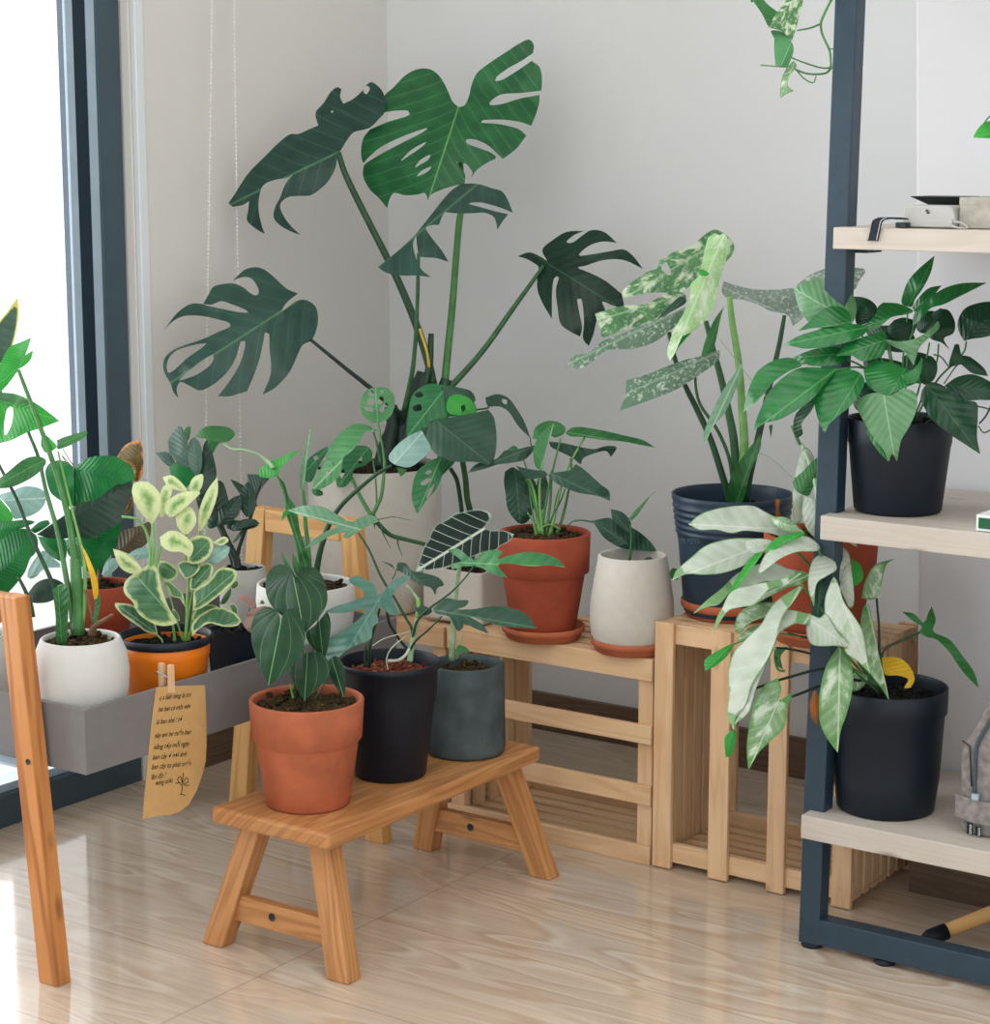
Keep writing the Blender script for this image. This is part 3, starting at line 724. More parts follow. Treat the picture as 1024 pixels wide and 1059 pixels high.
L['brown'] = leafm('withered_leaf', (178, 110, 40), (140, 84, 34), (190, 130, 60), .6, 7, .8, .01, .1)
L['snake'] = leafm('sword_leaf', (84, 112, 92), (60, 88, 74), (110, 136, 110), .4, 9, .1, .001, .1, edge=((196, 200, 90), .12, .2, .1))
L['pinkl'] = leafm('pink_curled_leaf', (190, 140, 140), (120, 120, 90), (200, 160, 150), .4, 7, .8, .012, .2)
L['frame'] = leafm('perforated_leaf', (56, 126, 78), (40, 104, 64), (104, 166, 112), .4, 7, .8, .014, .35, trans=.15)
L['frameL'] = leafm('perforated_leaf_pale', (96, 158, 104), (76, 138, 88), (150, 194, 150), .38, 9, .8, .014, .4, trans=.15)
def stemm(n, c, r=.45): return m_plain(n, c, r, .12, 40, .08, .4)
for n_, c_ in dict(sG=(70, 124, 66), sD=(36, 72, 46), sDD=(26, 46, 38), sL=(118, 170, 92), sP=(150, 178, 140), sW=(190, 196, 176), sB=(110, 92, 60), sY=(214, 180, 60), sR=(104, 78, 52), sM=(52, 96, 58)).items(): L[n_] = stemm('stem_'+n_, c_)

CR = dict(px=(0, 0, 1), c2=(150, 30, .263672), c3=(360, 20, .3125), c4=(150, 250, .292969), c5=(0, 300, .292969), c6=(0, 560, .292969), c7=(240, 380, .234375),
          c8=(230, 520, .292969), c9=(380, 380, .3125), c10=(580, 200, .292969), c11=(750, 0, .267578), c12=(744, 260, .273438), c13=(680, 460, .335938),
          c15=(0, 440, .15625), c16=(100, 560, .195313), c17=(880, 180, .140625), c18=(690, 490, .136719), c19=(660, 580, .195313))
def parse(crop, st):
    ox, oy, k = CR[crop]; out = []
    for w_ in st.split():
        cnr = w_.endswith('*'); a, b = w_.rstrip('*').split(',')
        out.append((Vector((ox+float(a)*k, oy+float(b)*k)), cnr))
    return out
def smooth_closed(pp, step=2.2):
    n = len(pp); idx = [i for i in range(n) if pp[i][1]]
    P = [p for p, _ in pp]; out = []
    def seg(a, b, c, d):
        m = max(1, min(10, int((c-b).length/step)))
        for k in range(m):
            t = k/m
            out.append(.5*((2*b)+(c-a)*t+(2*a-5*b+4*c-d)*t*t+(-a+3*b-3*c+d)*t**3))
    for i in range(n):
        b, c = P[i], P[(i+1) % n]
        a = (b*2-c) if pp[i][1] else P[i-1]
        d = (c*2-b) if pp[(i+1) % n][1] else P[(i+2) % n]
        seg(a, b, c, d)
    return out
def inside(p, poly):
    x, y = p; r = False; j = len(poly)-1
    for i in range(len(poly)):
        a, b = poly[i], poly[j]
        if (a.y > y) != (b.y > y) and x < (b.x-a.x)*(y-a.y)/(b.y-a.y)+a.x: r = not r
        j = i
    return r
def dseg(p, a, b):
    ab = b-a; t = max(0, min(1, (p-a).dot(ab)/max(1e-9, ab.length_squared))); return (p-a-ab*t).length
class Plant:
    def __init__(s, T, soil): s.T = T; s.d = dep(soil); s.soil = soil; s.k = 0
    def leaf(s, crop, pts, base, tip, mat, dd=0, lean=.5, lx=.12, fold=.18, arch=.12,  holes=(), name='leaf', wave=1.0, parent=None, label=None):
        s.k += 1
        out = smooth_closed(parse(crop, pts)); hs = [smooth_closed(parse(crop, h)) for h in holes]
        ox, oy, k = CR[crop]; B = Vector((ox+base[0]*k, oy+base[1]*k)); Tp = Vector((ox+tip[0]*k, oy+tip[1]*k))
        xs = [p.x for p in out]; ys = [p.y for p in out]
        size = max(max(xs)-min(xs), max(ys)-min(ys)); st = max(2.0, size/14)
        V = []; E = []
        for lp in [out]+hs:
            o0 = len(V); V += lp; E += [(o0+i, o0+(i+1) % len(lp)) for i in range(len(lp))]
        segs = [(lp[i], lp[(i+1) % len(lp)]) for lp in [out]+hs for i in range(len(lp))]
        y = min(ys)+st*.5; row = 0
        while y < max(ys):
            x = min(xs)+st*(.5 if row % 2 else 1.0)
            while x < max(xs):
                p = Vector((x, y))
                if inside(p, out) and not any(inside(p, h) for h in hs) and min(dseg(p, a, b) for a, b in segs) > st*.45: V.append(p)
                x += st
            y += st*.87; row += 1
        vo, eo, fo, _, _, _ = delaunay_2d_cdt(V, E, [], 0, 1e-4)
        fold = fold*1.7+.04; arch = arch*1.6+.05; lx = lx+.12
        ax = Tp-B; Lp = max(4, ax.length); ax = ax.normalized(); pn = Vector((-ax.y, ax.x)); d0 = s.d+dd; k_ = d0/F; Lw = Lp*k_
        hw = max(abs((p-B).dot(pn)) for p in out); emax = 0
        bm = bmesh.new(); uvl = bm.loops.layers.uv.new('UVMap'); info = []
        def depth(p):
            q = p-B; sa = q.dot(ax)/Lp; la = q.dot(pn)/Lp
            z = -lean*(p.y-B.y)*k_ + lx*(p.x-B.x)*(-k_) + fold*abs(la)*Lw - arch*4*max(-.3, sa*(1-sa))*Lw*.5
            z += noise.noise(Vector((p.x*.06, p.y*.06, s.k*3.1)))*.006*wave*min(1, size/60)
            return d0+z, sa, la
        vs = []
        ed = [min(dseg(p, a, b) for a, b in segs) for p in vo]; emax = max(max(ed), .5)
        for p, e in zip(vo, ed):
            d, sa, la = depth(p); vs.append(bm.verts.new(D(p.x, p.y, d))); info.append((sa, la, e/emax))
        for f in fo:
            c = sum((vo[i] for i in f), Vector((0, 0)))/len(f)
            if inside(c, out) and not any(inside(c, h) for h in hs):
                try: ff = bm.faces.new([vs[i] for i in f])
                except ValueError: continue
                ff.smooth = True
                for l, i in zip(ff.loops, f): l[uvl].uv = info[i][:2]
        bm.normal_update()
        # all faces look towards the lens side
        for f in bm.faces:
            if f.normal.dot(CAM-f.calc_center_median()) < 0: f.normal_flip()
        keep = [i for i, v in enumerate(vs) if v.link_faces]
        for v in [v for v in bm.verts if not v.link_faces]: bm.verts.remove(v)
        me = bpy.data.meshes.new(name); bm.to_mesh(me); bm.free()
        at = me.attributes.new('edge', 'FLOAT', 'POINT')
        for j, i in enumerate(keep): at.data[j].value = info[i][2]
        me.materials.append(L[mat]); par = parent or s.T
        me.transform(Matrix.Translation(-s.T.location))
        o = bpy.data.objects.new(name, me); C.objects.link(o); o.parent = par
        if label: o['label'] = label
        return o
    def stem(s, crop, pts, w0, w1, mat, d0=0, d1=0, name='stem', dm=None):
        """w in crop units = full width; d0, d1 relative depth at start and end"""
        ox, oy, k = CR[crop]; pp = [p for p, _ in parse(crop, pts)]
        c = crom([Vector((p.x, p.y, 0)) for p in pp], 5); n = len(c)-1
        P = []; R = []
        for i, p in enumerate(c):
            t = i/n; dd = d0+(d1-d0)*t
            if dm is not None: dd = (1-t)*(1-t)*d0+2*t*(1-t)*dm+t*t*d1
            d = s.d+dd; P.append(D(p.x, p.y, d)-s.T.location); R.append(max(.0004, (w0+(w1-w0)*t)*k/2*d/F))
        mb = MB().tube(P, R, 8); 
        return mb.build2(name, L[mat], s.T)
def build2(s, name, mat, parent):
    bmesh.ops.recalc_face_normals(s.bm, faces=s.bm.faces[:])
    me = bpy.data.meshes.new(name); s.bm.to_mesh(me); s.bm.free(); me.materials.append(mat)
    o = bpy.data.objects.new(name, me); C.objects.link(o); o.parent = parent; return o
MB.build2 = build2

# ------------------------------------------------------------------ big monstera
p = Plant(P12, s12)
p.leaf('c3', "365,290* 345,270 325,225 300,185 270,165 230,165 190,185 150,225 118,255 104,290 98,312* 150,303 198,302 204,312 190,322 130,340 72,365* 50,395 43,440 50,475 62,462* 110,422 180,388 258,360 250,372 180,408 110,445 66,472* 52,485 50,520 70,560 100,590 130,625* 136,600 152,575 190,582 230,580 255,575 265,600* 275,580 320,560 355,550 386,542* 388,515 375,495 358,472* 390,478 405,495 412,505 408,525* 425,500 460,475 490,458 470,440 430,425 395,412 392,398 420,398 460,415 495,445 512,462* 530,450 560,425 590,385* 562,362 500,347 440,342 445,334 510,332 570,340 606,352* 620,320 632,280 634,250* 570,262 510,280 470,283 475,268 510,248 570,244 640,236* 642,200 635,160 608,137* 560,170 510,200 487,203 492,190 530,162 570,140 612,112* 615,85 600,67 570,78 520,110 460,150 425,180 408,220 400,255 385,285",
       (365, 292), (265, 600), 'mon', .03, .35, .15, .12, .15, ["175,468 210,432 258,406 240,425 200,452", "222,490 240,465 272,448 265,465 240,480", "228,520 245,500 275,488 262,505"])
p.leaf('c2', "762,487* 790,440 820,405 880,388 920,350 940,325 940,270 925,235 890,208 870,218* 850,245 815,275 778,293* 765,265 770,235 755,228 730,245 700,290 670,325 672,355 680,378* 640,395 600,412 568,413 520,450 470,500 410,560 375,610 350,650 327,683* 345,698 360,695 385,690 408,675* 405,710 400,750 430,780 470,805* 455,760 445,700 452,640 470,608 510,592 560,583 580,570* 550,610 530,660 510,700 505,740 530,770 570,793 610,808* 575,775 545,735 530,690 560,660 600,655 650,652 690,625 720,595 745,550 755,500",
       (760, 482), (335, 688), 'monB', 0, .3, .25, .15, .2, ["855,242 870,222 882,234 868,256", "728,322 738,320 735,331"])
p.leaf('c3', "545,640* 530,600 510,570 480,560 430,545 380,545 350,560 320,590 280,640 240,690 215,720 160,770 98,820* 130,840 180,848 220,848 275,853* 245,830 225,790 215,745 225,715* 230,760 240,785 290,790 333,803* 310,765 275,720 258,690 285,680 300,680 310,655 320,638* 360,642 410,642 450,640 480,652 490,672 494,697* 512,668 530,645* 490,636 440,622 400,610 440,606 500,622",
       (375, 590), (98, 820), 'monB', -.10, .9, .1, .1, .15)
p.leaf('c4', "480,248* 500,215 540,183* 500,165 450,120 420,98 390,90 350,100 310,137* 345,125 375,130 395,155 402,180 390,190 370,180 345,160 310,147 270,150 240,160 225,185 205,220* 235,222 270,210 310,222 355,240 365,250* 345,250 310,245 230,228 190,218 155,222 110,255 65,315* 100,280 140,262 200,262 260,275 295,285 300,300 260,318 200,345 140,365 95,385 70,410 64,440 72,470 90,500 100,530 118,553* 112,520 125,495 160,510 195,525 240,505 290,460 320,410 338,352 352,350 352,375 335,430 300,490 258,545* 300,545 360,528* 385,470 405,410 418,350 425,320 438,325 440,380 445,440 440,480 415,540* 460,515 510,460 545,385 560,362 590,345 610,290 605,235 575,208 540,207 505,230",
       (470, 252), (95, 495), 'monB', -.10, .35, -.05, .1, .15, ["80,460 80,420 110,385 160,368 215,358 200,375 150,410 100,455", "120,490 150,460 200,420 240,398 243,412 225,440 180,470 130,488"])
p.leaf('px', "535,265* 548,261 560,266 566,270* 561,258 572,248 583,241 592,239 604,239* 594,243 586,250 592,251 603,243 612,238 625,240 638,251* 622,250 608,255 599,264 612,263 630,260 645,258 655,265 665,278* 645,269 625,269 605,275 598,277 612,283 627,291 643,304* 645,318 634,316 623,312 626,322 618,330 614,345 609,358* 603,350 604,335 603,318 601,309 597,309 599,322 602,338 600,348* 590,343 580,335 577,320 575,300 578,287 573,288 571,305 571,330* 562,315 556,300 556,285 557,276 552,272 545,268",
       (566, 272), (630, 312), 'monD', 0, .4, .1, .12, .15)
p.stem('c3', "372,475 378,590 365,700 345,950 330,1100 320,1205", 20, 26, 'sG', .03, 0)
p.stem('px', "350,158 358,182 379,225 398,262 416,300 432,340 443,375 448,398", 6, 9.5, 'sD', 0, 0)
p.stem('px', "433,262 431,330 428,372 424,398 418,425", 3.6, 6, 'sM', -.1, -.02)
p.stem('c4', "584,345 700,440 800,520 880,590 910,625 900,700", 11, 26, 'sDD', -.10, 0)
p.stem('px', "562,275 553,288 530,320 500,362 470,396 450,415", 3.4, 8, 'sM', 0, 0)
p.stem('px', "440,386 432,410 424,440 420,486", 18, 30, 'sDD', 0, 0, 'trunk')
p.stem('px', "462,392 455,412 445,440 432,470", 12, 18, 'sD', 0, 0, 'trunk')
p.stem('px', "446,345 443,385 428,428 424,455", 6, 12, 'sD', -.01, -.01)
p.stem('px', "434,340 441,362 444,380", 3, 3, 'sY', -.02, -.02, 'leaf_sheath')
p.stem('px', "404,420 408,440 402,462 398,486", 14, 26, 'sDD', 0, .0, 'trunk')

# ------------------------------------------------------------------ swiss cheese vine
p = Plant(P13, s13)
p.leaf('c7', "636,92* 625,88 590,105 568,150 572,200 605,235 640,245 690,225 715,180 715,125 690,95 655,85", (643, 243), (632, 90), 'frameL', -.1, .1, .1, .1, .05,
       ["595,143 618,138 628,165 600,165", "580,175 618,178 628,195 590,190", "600,112 618,102 628,125 612,128", "640,150 658,125 670,140 655,165", "645,190 680,155 690,165 660,200", "655,100 668,100 665,115"])
p.leaf('c7', "425,350 380,370 330,410 300,460 310,490 350,505 380,440 410,390", (425, 352), (305, 480), 'frame', .03, .4, .1, .1, .1, ["358,395 375,388 382,405 365,412"])
p.leaf('c7', "540,345 600,350 620,390 590,430 540,450 530,490 500,525 465,530* 460,490 500,460 480,440 490,400 520,360", (600, 355), (465, 530), 'frame', 0, .4, .1, .1, .1, ["560,405 575,395 572,422 560,425", "480,470 490,455 497,468 482,490"])
p.leaf('c7', "640,280* 600,255 555,248 510,262 460,310 425,360 415,400 390,450 362,500 358,535* 385,540 440,510 480,465 490,400 520,375 560,330 590,285", (620, 276), (360, 535), 'frameL', -.08, .5, .2, .15, .15, ["415,460 432,455 428,475 415,478", "440,420 450,412 447,430"])
p.leaf('c7', "352,535 375,535 400,548 402,562 380,568 358,560", (350, 535), (402, 560), 'frame', -.08)
p.leaf('c9', "130,200 135,150 150,90 200,55 260,60 320,75 350,110 360,150 300,160 230,170 190,195 150,235 130,225", (260, 65), (135, 225), 'frame', -.04, .4, .1, .15, .15, ["155,90 175,80 185,95 165,100", "150,130 175,122 180,140 155,145"])
p.leaf('c9', "255,62 300,66 345,80 355,115 300,120 250,110 215,130 180,140 195,100", (260, 66), (350, 110), 'lobeD', -.05, .5)
p.leaf('c9', "270,100 300,90 340,105 358,150 290,158 262,140", (275, 105), (355, 150), 'bright', -.07, .3, .1, .1, .1, ["310,128 322,122 325,140 315,148"])
p.leaf('c9', "185,180 200,150 240,150 270,165 215,180 185,210*", (260, 160), (187, 205), 'mid', -.07)
p.leaf('c9', "205,185* 225,175 330,155 400,140* 420,170 428,240 420,300 402,322* 350,312 280,310 220,280 195,230", (235, 182), (404, 318), 'lobeD', -.13, .45, .1, .12, .12, label='broad grey-green heart leaf')
p.leaf('c9', "240,300 250,345 230,400 195,440 165,485* 148,440 150,390 165,345 200,315", (240, 305), (165, 485), 'frame', -.12, .3, .1, .15, .1, ["175,385 198,366 213,370 190,390", "200,410 222,385 210,420 197,434", "190,350 205,338 215,345 200,355"])
p.leaf('c9', "235,285 265,290 290,310 270,335 240,360 232,320", (280, 300), (240, 358), 'frame', -.1)
p.leaf('c9', "390,100* 430,88 465,100 490,130 520,180 540,235* 500,195 470,150 440,130 400,128", (540, 232), (390, 102), 'lobeD', .03, .3, .1, .1, .1, ["445,105 462,108 462,122 448,118"])
p.leaf('c9', "95,330* 130,338 125,350 110,362*", (95, 330), (110, 362), 'mid', -.05)
p.stem('c9', "275,335 295,370 305,420 312,475 320,560 330,650", 14, 16, 'sD', -.08, -.02)
p.stem('c9', "315,312 325,370 330,430 340,480 345,560 345,660", 20, 22, 'sM', -.08, 0)
p.stem('c9', "400,125 395,135 330,150 310,200 322,310", 5, 9, 'sD', .02, -.04)
p.stem('c7', "645,243 655,300 668,380 672,440 660,560 640,610 620,650", 8, 20, 'sG', -.1, -.12)
p.stem('c7', "625,285 640,340 655,420", 9, 12, 'sM', -.08, -.1)
p.stem('c7', "620,400 632,480 638,600 625,650", 7, 10, 'sG', -.06, -.12)
p.stem('c7', "530,490 560,560 600,630 620,660", 14, 22, 'sG', -.02, -.12)
p.stem('c7', "620,655 650,695 700,740 770,760 850,780 900,800", 22, 17, 'sM', -.12, -.06)
for q in ("655,700 670,740 700,798", "730,755 735,790 752,832", "628,690 630,710", "760,765 800,762 850,790"): p.stem('c7', q, 9, 3, 'sM', -.11, -.12, 'aerial_root')

# ------------------------------------------------------------------ arrowhead shoots (white pot in the tray)
p = Plant(P9, s9)
p.leaf('c7', "115,465 130,440 165,415 200,405 250,380 305,365* 260,400 220,440 195,480 150,488 120,480", (190, 470), (305, 365), 'bright', -.02, .3)
p.leaf('c7', "198,475* 230,510 250,570 285,625 300,720 330,820 350,890 310,890 290,800 270,720 245,640 235,570 212,520", (205, 480), (330, 890), 'mid', 0, 0, .1, -.2, 0, name='leaf_sheath')
p.leaf('c7', "225,640* 245,625 255,640 235,660 218,680*", (250, 630), (218, 680), 'bright', -.01)
p.leaf('c7', "345,270* 350,300 338,380 328,440 322,500 316,540 303,540 299,490 305,430 320,370 335,310", (310, 540), (345, 270), 'pale', 0, .05, .1, -.3, 0)
p.stem('c7', "312,535 318,600 325,700 335,790 340,900", 14, 26, 'sG', 0, 0)
p.stem('c7', "200,478 232,560 242,640 270,720 290,800 305,900", 9, 14, 'sG', -.01, 0)
p.stem('c4', "278,715 310,733 350,735 400,752 435,778 455,800", 7, 15, 'sP', .0, -.02)
p.leaf('c4', "175,690* 210,655 260,650 300,658 318,680 295,705 262,712 240,748* 225,720 215,697", (275, 705), (178, 690), 'mid', .0, .4)
p.leaf('c7', "215,805* 230,830 255,880 285,930 265,940 235,890", (275, 935), (215, 805), 'mid', -.02, 0, name='shoot')
p.leaf('c7', "265,808* 280,840 300,880 315,930 290,930 270,880", (300, 930), (265, 808), 'mid', -.02, 0, name='shoot')
p.stem('c7', "705,432 640,470 560,535 490,600 440,670 410,740 385,830 370,920", 14, 30, 'sD', -.06, 0)
p.leaf('c9', "180,208* 195,235 210,270 185,300 140,330 100,325 75,310 72,290 100,255 140,225", (88, 318), (182, 215), 'silverplain', -.07, .5, .1, .1, .1, label='pale blue-green underside of a leaf')

# ------------------------------------------------------------------ heart leaf plant
p = Plant(P1, s1)
p.leaf('c8', "370,385 382,420 378,480 360,540 310,500 295,460 330,430 355,400", (340, 400), (355, 540), 'heart', -.01, .1)
p.leaf('c8', "370,570 400,540 430,580 435,650 430,690* 395,640", (390, 560), (430, 690), 'heart', 0, .1)
p.leaf('c8', "257,285* 265,245 300,225 340,240 365,290 370,350 345,400 310,440 288,465* 250,420 200,390 165,350 152,300 160,250 190,220 225,222 248,255", (257, 295), (290, 462), 'heart', -.05, .35, .2)
p.leaf('c8', "240,600 260,560 300,530 350,530 375,570 370,620 330,660 290,702* 265,660", (300, 540), (290, 702), 'heart', -.03, .15)
p.leaf('c8', "205,428* 200,395 175,370 140,372 108,410 102,480 120,550 145,600 163,646* 200,615 250,575 285,520 293,450 280,395 250,373 225,378 210,405", (203, 437), (162, 645), 'heart', -.09, .3, .25)
p.stem('c8', "203,437 225,520 250,600 262,690", 5, 8, 'sM', -.085, 0)
p.stem('c8', "257,295 275,420 285,560 275,690", 5, 8, 'sM', -.045, 0)
p.stem('c8', "340,400 320,520 300,690", 5, 7, 'sM', 0, 0)
p.stem('c8', "390,560 360,640 320,700", 4, 6, 'sM', 0, 0)
p.stem('c8', "240,640 250,690", 8, 10, 'sL', -.01, -.01, 'shoot')

# ------------------------------------------------------------------ lobed philodendron
p = Plant(P2, s2)
p.leaf('c7', "245,630* 290,615 340,608 400,615 450,640 520,680 560,665 610,650 650,675 620,690 570,715 510,755 490,745 500,730 440,740 390,770 320,802* 360,760 420,720 462,703 400,680 330,660 280,645", (555, 712), (248, 631), 'pale', .02, .5)
p.stem('c7', "640,672 680,664 720,660 790,675", 6, 2, 'sM', .02, .04, 'tendril')
p.stem('c8', "480,105 520,170 560,260 610,340 650,410 670,450 672,540", 8, 11, 'sD', .02, 0)
p.leaf('c8', "445,270* 470,257 500,268 535,290 550,325 570,310 600,275 640,258 665,262* 620,300 600,330 610,360 625,400* 590,392 560,370 545,380 550,420 530,440 525,480 480,500 440,520 415,545 400,592* 370,560 365,515 380,480 430,450 470,420 500,390 498,374 450,385 400,390 360,385* 400,365 450,350 500,330 490,305 455,285", (548, 348), (398, 590), 'teal', -.10, .5, .1, .1, .15)
p.leaf('c8', "560,205* 600,218 612,240 620,212 650,215 670,240 720,250 765,265 782,290 760,300 752,327* 735,300 700,290 670,275 640,250 610,235 590,222", (660, 245), (752, 325), 'lobeD', .03, .5)
p.stem('c8', "600,270 612,245 620,225", 5, 4, 'sM', .0, .03)
p.leaf('c9', "265,605* 300,600 340,630 360,635 380,612 420,605 448,610 430,635 460,625 520,612 580,615 630,635 655,662* 600,655 540,658 480,650 440,650 430,655 465,697* 420,685 380,665 350,658 310,660 280,668 275,655 310,640", (356, 648), (655, 660), 'lobe', -.06, .5)
p.stem('c9', "354,655 320,700 270,750 215,790 180,820 160,850 150,900", 5, 10, 'sD', -.06, 0)
p.leaf('c9', "215,800* 255,765 300,770 335,772 325,790 300,800 350,800 420,790 490,800 530,820 562,865* 500,862 440,855 390,840 340,825 380,850 402,882* 360,865 320,845 318,860 300,872 285,850 270,825 230,815", (235, 805), (560, 862), 'lobeD', -.06, .5)
p.stem('c9', "245,825 205,865 160,905 140,940", 6, 8, 'sD', -.06, 0)
p.leaf('c9', "150,790* 185,788 215,805 190,822 160,805", (215, 805), (150, 790), 'lobeD', -.02)
p.stem('c8', "650,290 675,320 692,350 690,400 680,450 668,520 662,560", 7, 22, 'sP', 0, 0)
p.stem('c8', "690,335 693,370 688,405", 16, 18, 'sL', -.01, -.01, 'node')
p.stem('c8', "555,375 540,430 522,500 518,580", 9, 13, 'sD', -.09, -.03)
p.stem('c8', "580,385 592,430 620,475 655,520", 11, 10, 'sDD', -.03, 0)
p.stem('c8', "585,558 620,556 645,540 660,515", 13, 10, 'sW', -.03, -.01, 'aerial_root')
p.stem('c8', "530,505 570,480 640,460 665,455", 4, 4, 'sW', -.03, -.01, 'aerial_root')
p.stem('c8', "585,590 580,550 600,510 655,465", 4, 4, 'sW', -.035, -.01, 'aerial_root')
p.stem('c8', "505,580 503,540 508,500", 12, 6, 'sDD', -.03, -.03, 'shoot')

# ------------------------------------------------------------------ alocasia
p = Plant(P3, s3)
p.leaf('c9', "160,675* 175,630 190,590 205,570 208,555 230,520 248,512 270,500 285,488 320,478 350,472 380,472 400,478 410,492 400,510 385,532* 415,540 450,540 486,552* 470,575 440,590 425,604 390,610 350,625 320,642 290,650 240,665", (350, 556), (162, 673), 'alo', -.05, .45, .1, .15, .1, label='near-black arrow leaf with thick white veins')
p.stem('c9', "345,562 315,620 298,700 288,800 283,880 280,970", 12, 22, 'sP', -.05, 0)
p.stem('c9', "320,880 308,910 295,965", 4, 10, 'sP', -.01, 0, 'shoot')
p.leaf('c9', "290,940* 300,920 325,925 338,940 320,948", (292, 940), (338, 940), 'mid', -.02, name='leaf')

# ------------------------------------------------------------------ leafy plant in terracotta
p = Plant(P14, s14)
p.leaf('c9', "455,345* 480,330 500,340 545,365 560,400 550,470 530,510 500,515 465,470 458,420 452,380", (490, 345), (505, 512), 'lobeD', .03, .2)
p.leaf('c9', "555,257* 520,265 480,275 455,275 430,300 400,310 360,320 330,350* 390,335 430,322 480,315 520,305 550,275", (550, 262), (332, 348), 'lobeD', 0, .4)
p.leaf('c9', "460,275* 485,258 500,272 480,285", (462, 275), (500, 270), 'mid', 0)
p.leaf('c9', "600,245* 650,250 700,262 750,270 790,260 825,265 806,297* 790,277 750,285 715,300 705,320 680,300 640,280 610,265", (605, 248), (825, 268), 'lobeD', .02, .4)
p.leaf('c9', "690,320* 720,340 770,385 800,410 803,442* 760,425 700,415 660,400 620,380 600,355 640,345 670,340", (605, 350), (803, 440), 'lobeD', -.03, .3)
p.leaf('c9', "585,340* 600,400 590,450 570,480 556,430 565,370", (585, 345), (570, 480), 'lobeD', .01, .2)
p.leaf('c9', "490,325* 530,335 590,345 598,355 570,365 530,368", (595, 352), (490, 325), 'lobeD', -.03, .4)
p.leaf('c9', "548,235* 555,200 590,178 630,180 655,200 650,220 620,232 600,222 580,240", (650, 212), (550, 235), 'mid', 0, .4)
p.leaf('c9', "655,215* 688,197 760,205 850,225 910,240 955,266* 900,256 850,246 780,240 710,230 670,228", (660, 215), (955, 265), 'mid', 0, .6)
p.leaf('c9', "618,185* 608,225 592,265 585,310 578,335 562,335 552,315 550,270 568,225 595,198", (575, 335), (615, 190), 'frameL', -.04, .2, .1, -.4, 0, label='pale rolled new leaf')
for q, w_, m_ in (("580,560 572,470 570,400 575,335", 10, 'sL'), ("590,560 605,450 612,350 640,235", 8, 'sG'), ("600,560 622,480 640,400 670,320 720,230", 9, 'sL'), ("625,560 655,460 675,350 672,300", 8, 'sG'),
                  ("570,560 555,430 535,370 500,330", 9, 'sL'), ("585,560 560,480 540,400 525,370", 8, 'sG'), ("610,560 625,440 650,380 690,340", 6, 'sG'), ("575,560 585,480 600,400 610,340", 9, 'sG'), ("595,560 610,500 640,440 655,400", 6, 'sM'), ("570,560 550,500 525,330 500,290", 5, 'sG'),
                  ("560,560 548,510 530,480", 6, 'sL'), ("560,545 600,520 640,535", 6, 'sL')): p.stem('c9', q, w_*1.4, w_*.7, m_, 0, -.01)
p.stem('c9', "540,232 540,250 545,262", 4, 4, 'sD', 0, 0)

# ------------------------------------------------------------------ sprout
p = Plant(P15, s15)
p.leaf('c9', "745,507* 800,498 830,520 870,528 905,548 940,580 958,608* 900,606 850,600 820,588 780,560", (870, 590), (748, 510), 'lobeD', .02, .3)
p.leaf('c9', "805,468* 845,480 872,512 866,545 835,525 812,505", (868, 545), (806, 470), 'lobeD', .0, .3)
p.leaf('c9', "935,428* 905,455 885,475 862,508 885,498 912,462", (864, 508), (935, 428), 'mid', .0, .3)
p.stem('c9', "955,410 925,435 900,465", 2, 5, 'sL', 0, 0)
p.stem('c9', "660,527 680,510 710,506 748,512", 4, 6, 'sM', .02, .02)
p.stem('c9', "870,520 874,570 868,640", 6, 8, 'sM', 0, 0)
p.leaf('c9', "915,632* 935,626 950,640 930,645", (915, 632), (950, 640), 'lobeD', .01)
p.leaf('c9', "1000,680* 1008,665 1030,670 1028,700 1008,702", (1000, 680), (1030, 690), 'mid', .10)

# ------------------------------------------------------------------ marbled monstera
p = Plant(P16, s16)
p.leaf('c12', "290,130* 340,90 400,65 425,57 500,60 552,70 530,110 500,150 400,130 330,125", (300, 130), (552, 72), 'greyleaf', -.02, .4)
p.leaf('c10', "345,240* 400,205 465,180 540,128 600,160 612,200 590,235 540,280 480,310 430,345 385,350 330,350 260,360 225,372* 222,338 300,280 340,265", (570, 160), (225, 370), 'marble', .03, .4, .1, .1, .12, ["355,268 370,242 386,268 388,290"])
p.leaf('c10', "120,425* 160,412 230,395 300,390 380,350 430,350 442,370 400,400 300,460 230,480 150,508 140,480", (438, 355), (125, 450), 'marble', -.02, .4)
p.leaf('c10', "320,465* 380,400 420,365 442,372 438,390 380,425 345,455", (440, 372), (322, 465), 'lobeD', -.03, .3)
p.leaf('c10', "20,602* 50,570 100,562 150,520 230,490 300,455 380,430 430,405 442,400 420,450 380,490 330,525 260,548 200,550 150,562 110,595 65,618", (438, 405), (22, 604), 'speck', -.06, .4)
p.leaf('c10', "520,155* 545,140 560,150 575,142 590,170 585,230 560,310 540,400 510,450 460,490 430,505 405,560 385,592* 375,560 385,520 400,480 430,430 455,380 460,320 490,290 500,240 510,190", (575, 150), (388, 588), 'cream', -.10, .3, .35, .35, 0)
p.leaf('c10', "375,575* 380,540 415,512 460,492 440,515 415,545 390,592*", (455, 495), (382, 590), 'bright', -.105, .3, name='leaf_edge')
p.leaf('c10', "480,275* 500,268 525,285 500,292", (480, 275), (525, 285), 'bright', -.115, name='leaf_edge')
p.leaf('c10', "232,660* 300,640 350,620 430,590 490,575 560,552* 560,580 540,605 490,640 430,680 380,705 300,735 206,768* 225,720", (558, 560), (215, 715), 'speck', -.08, .4)
p.leaf('c10', "577,398* 562,450 548,520 528,570 495,576* 510,520 540,450", (510, 576), (577, 398), 'mid', -.03, .2)
p.leaf('c10', "640,600* 622,680 582,770 540,820 508,888* 505,850 530,780 570,700 610,640", (640, 602), (508, 885), 'pale', -.09, .2)
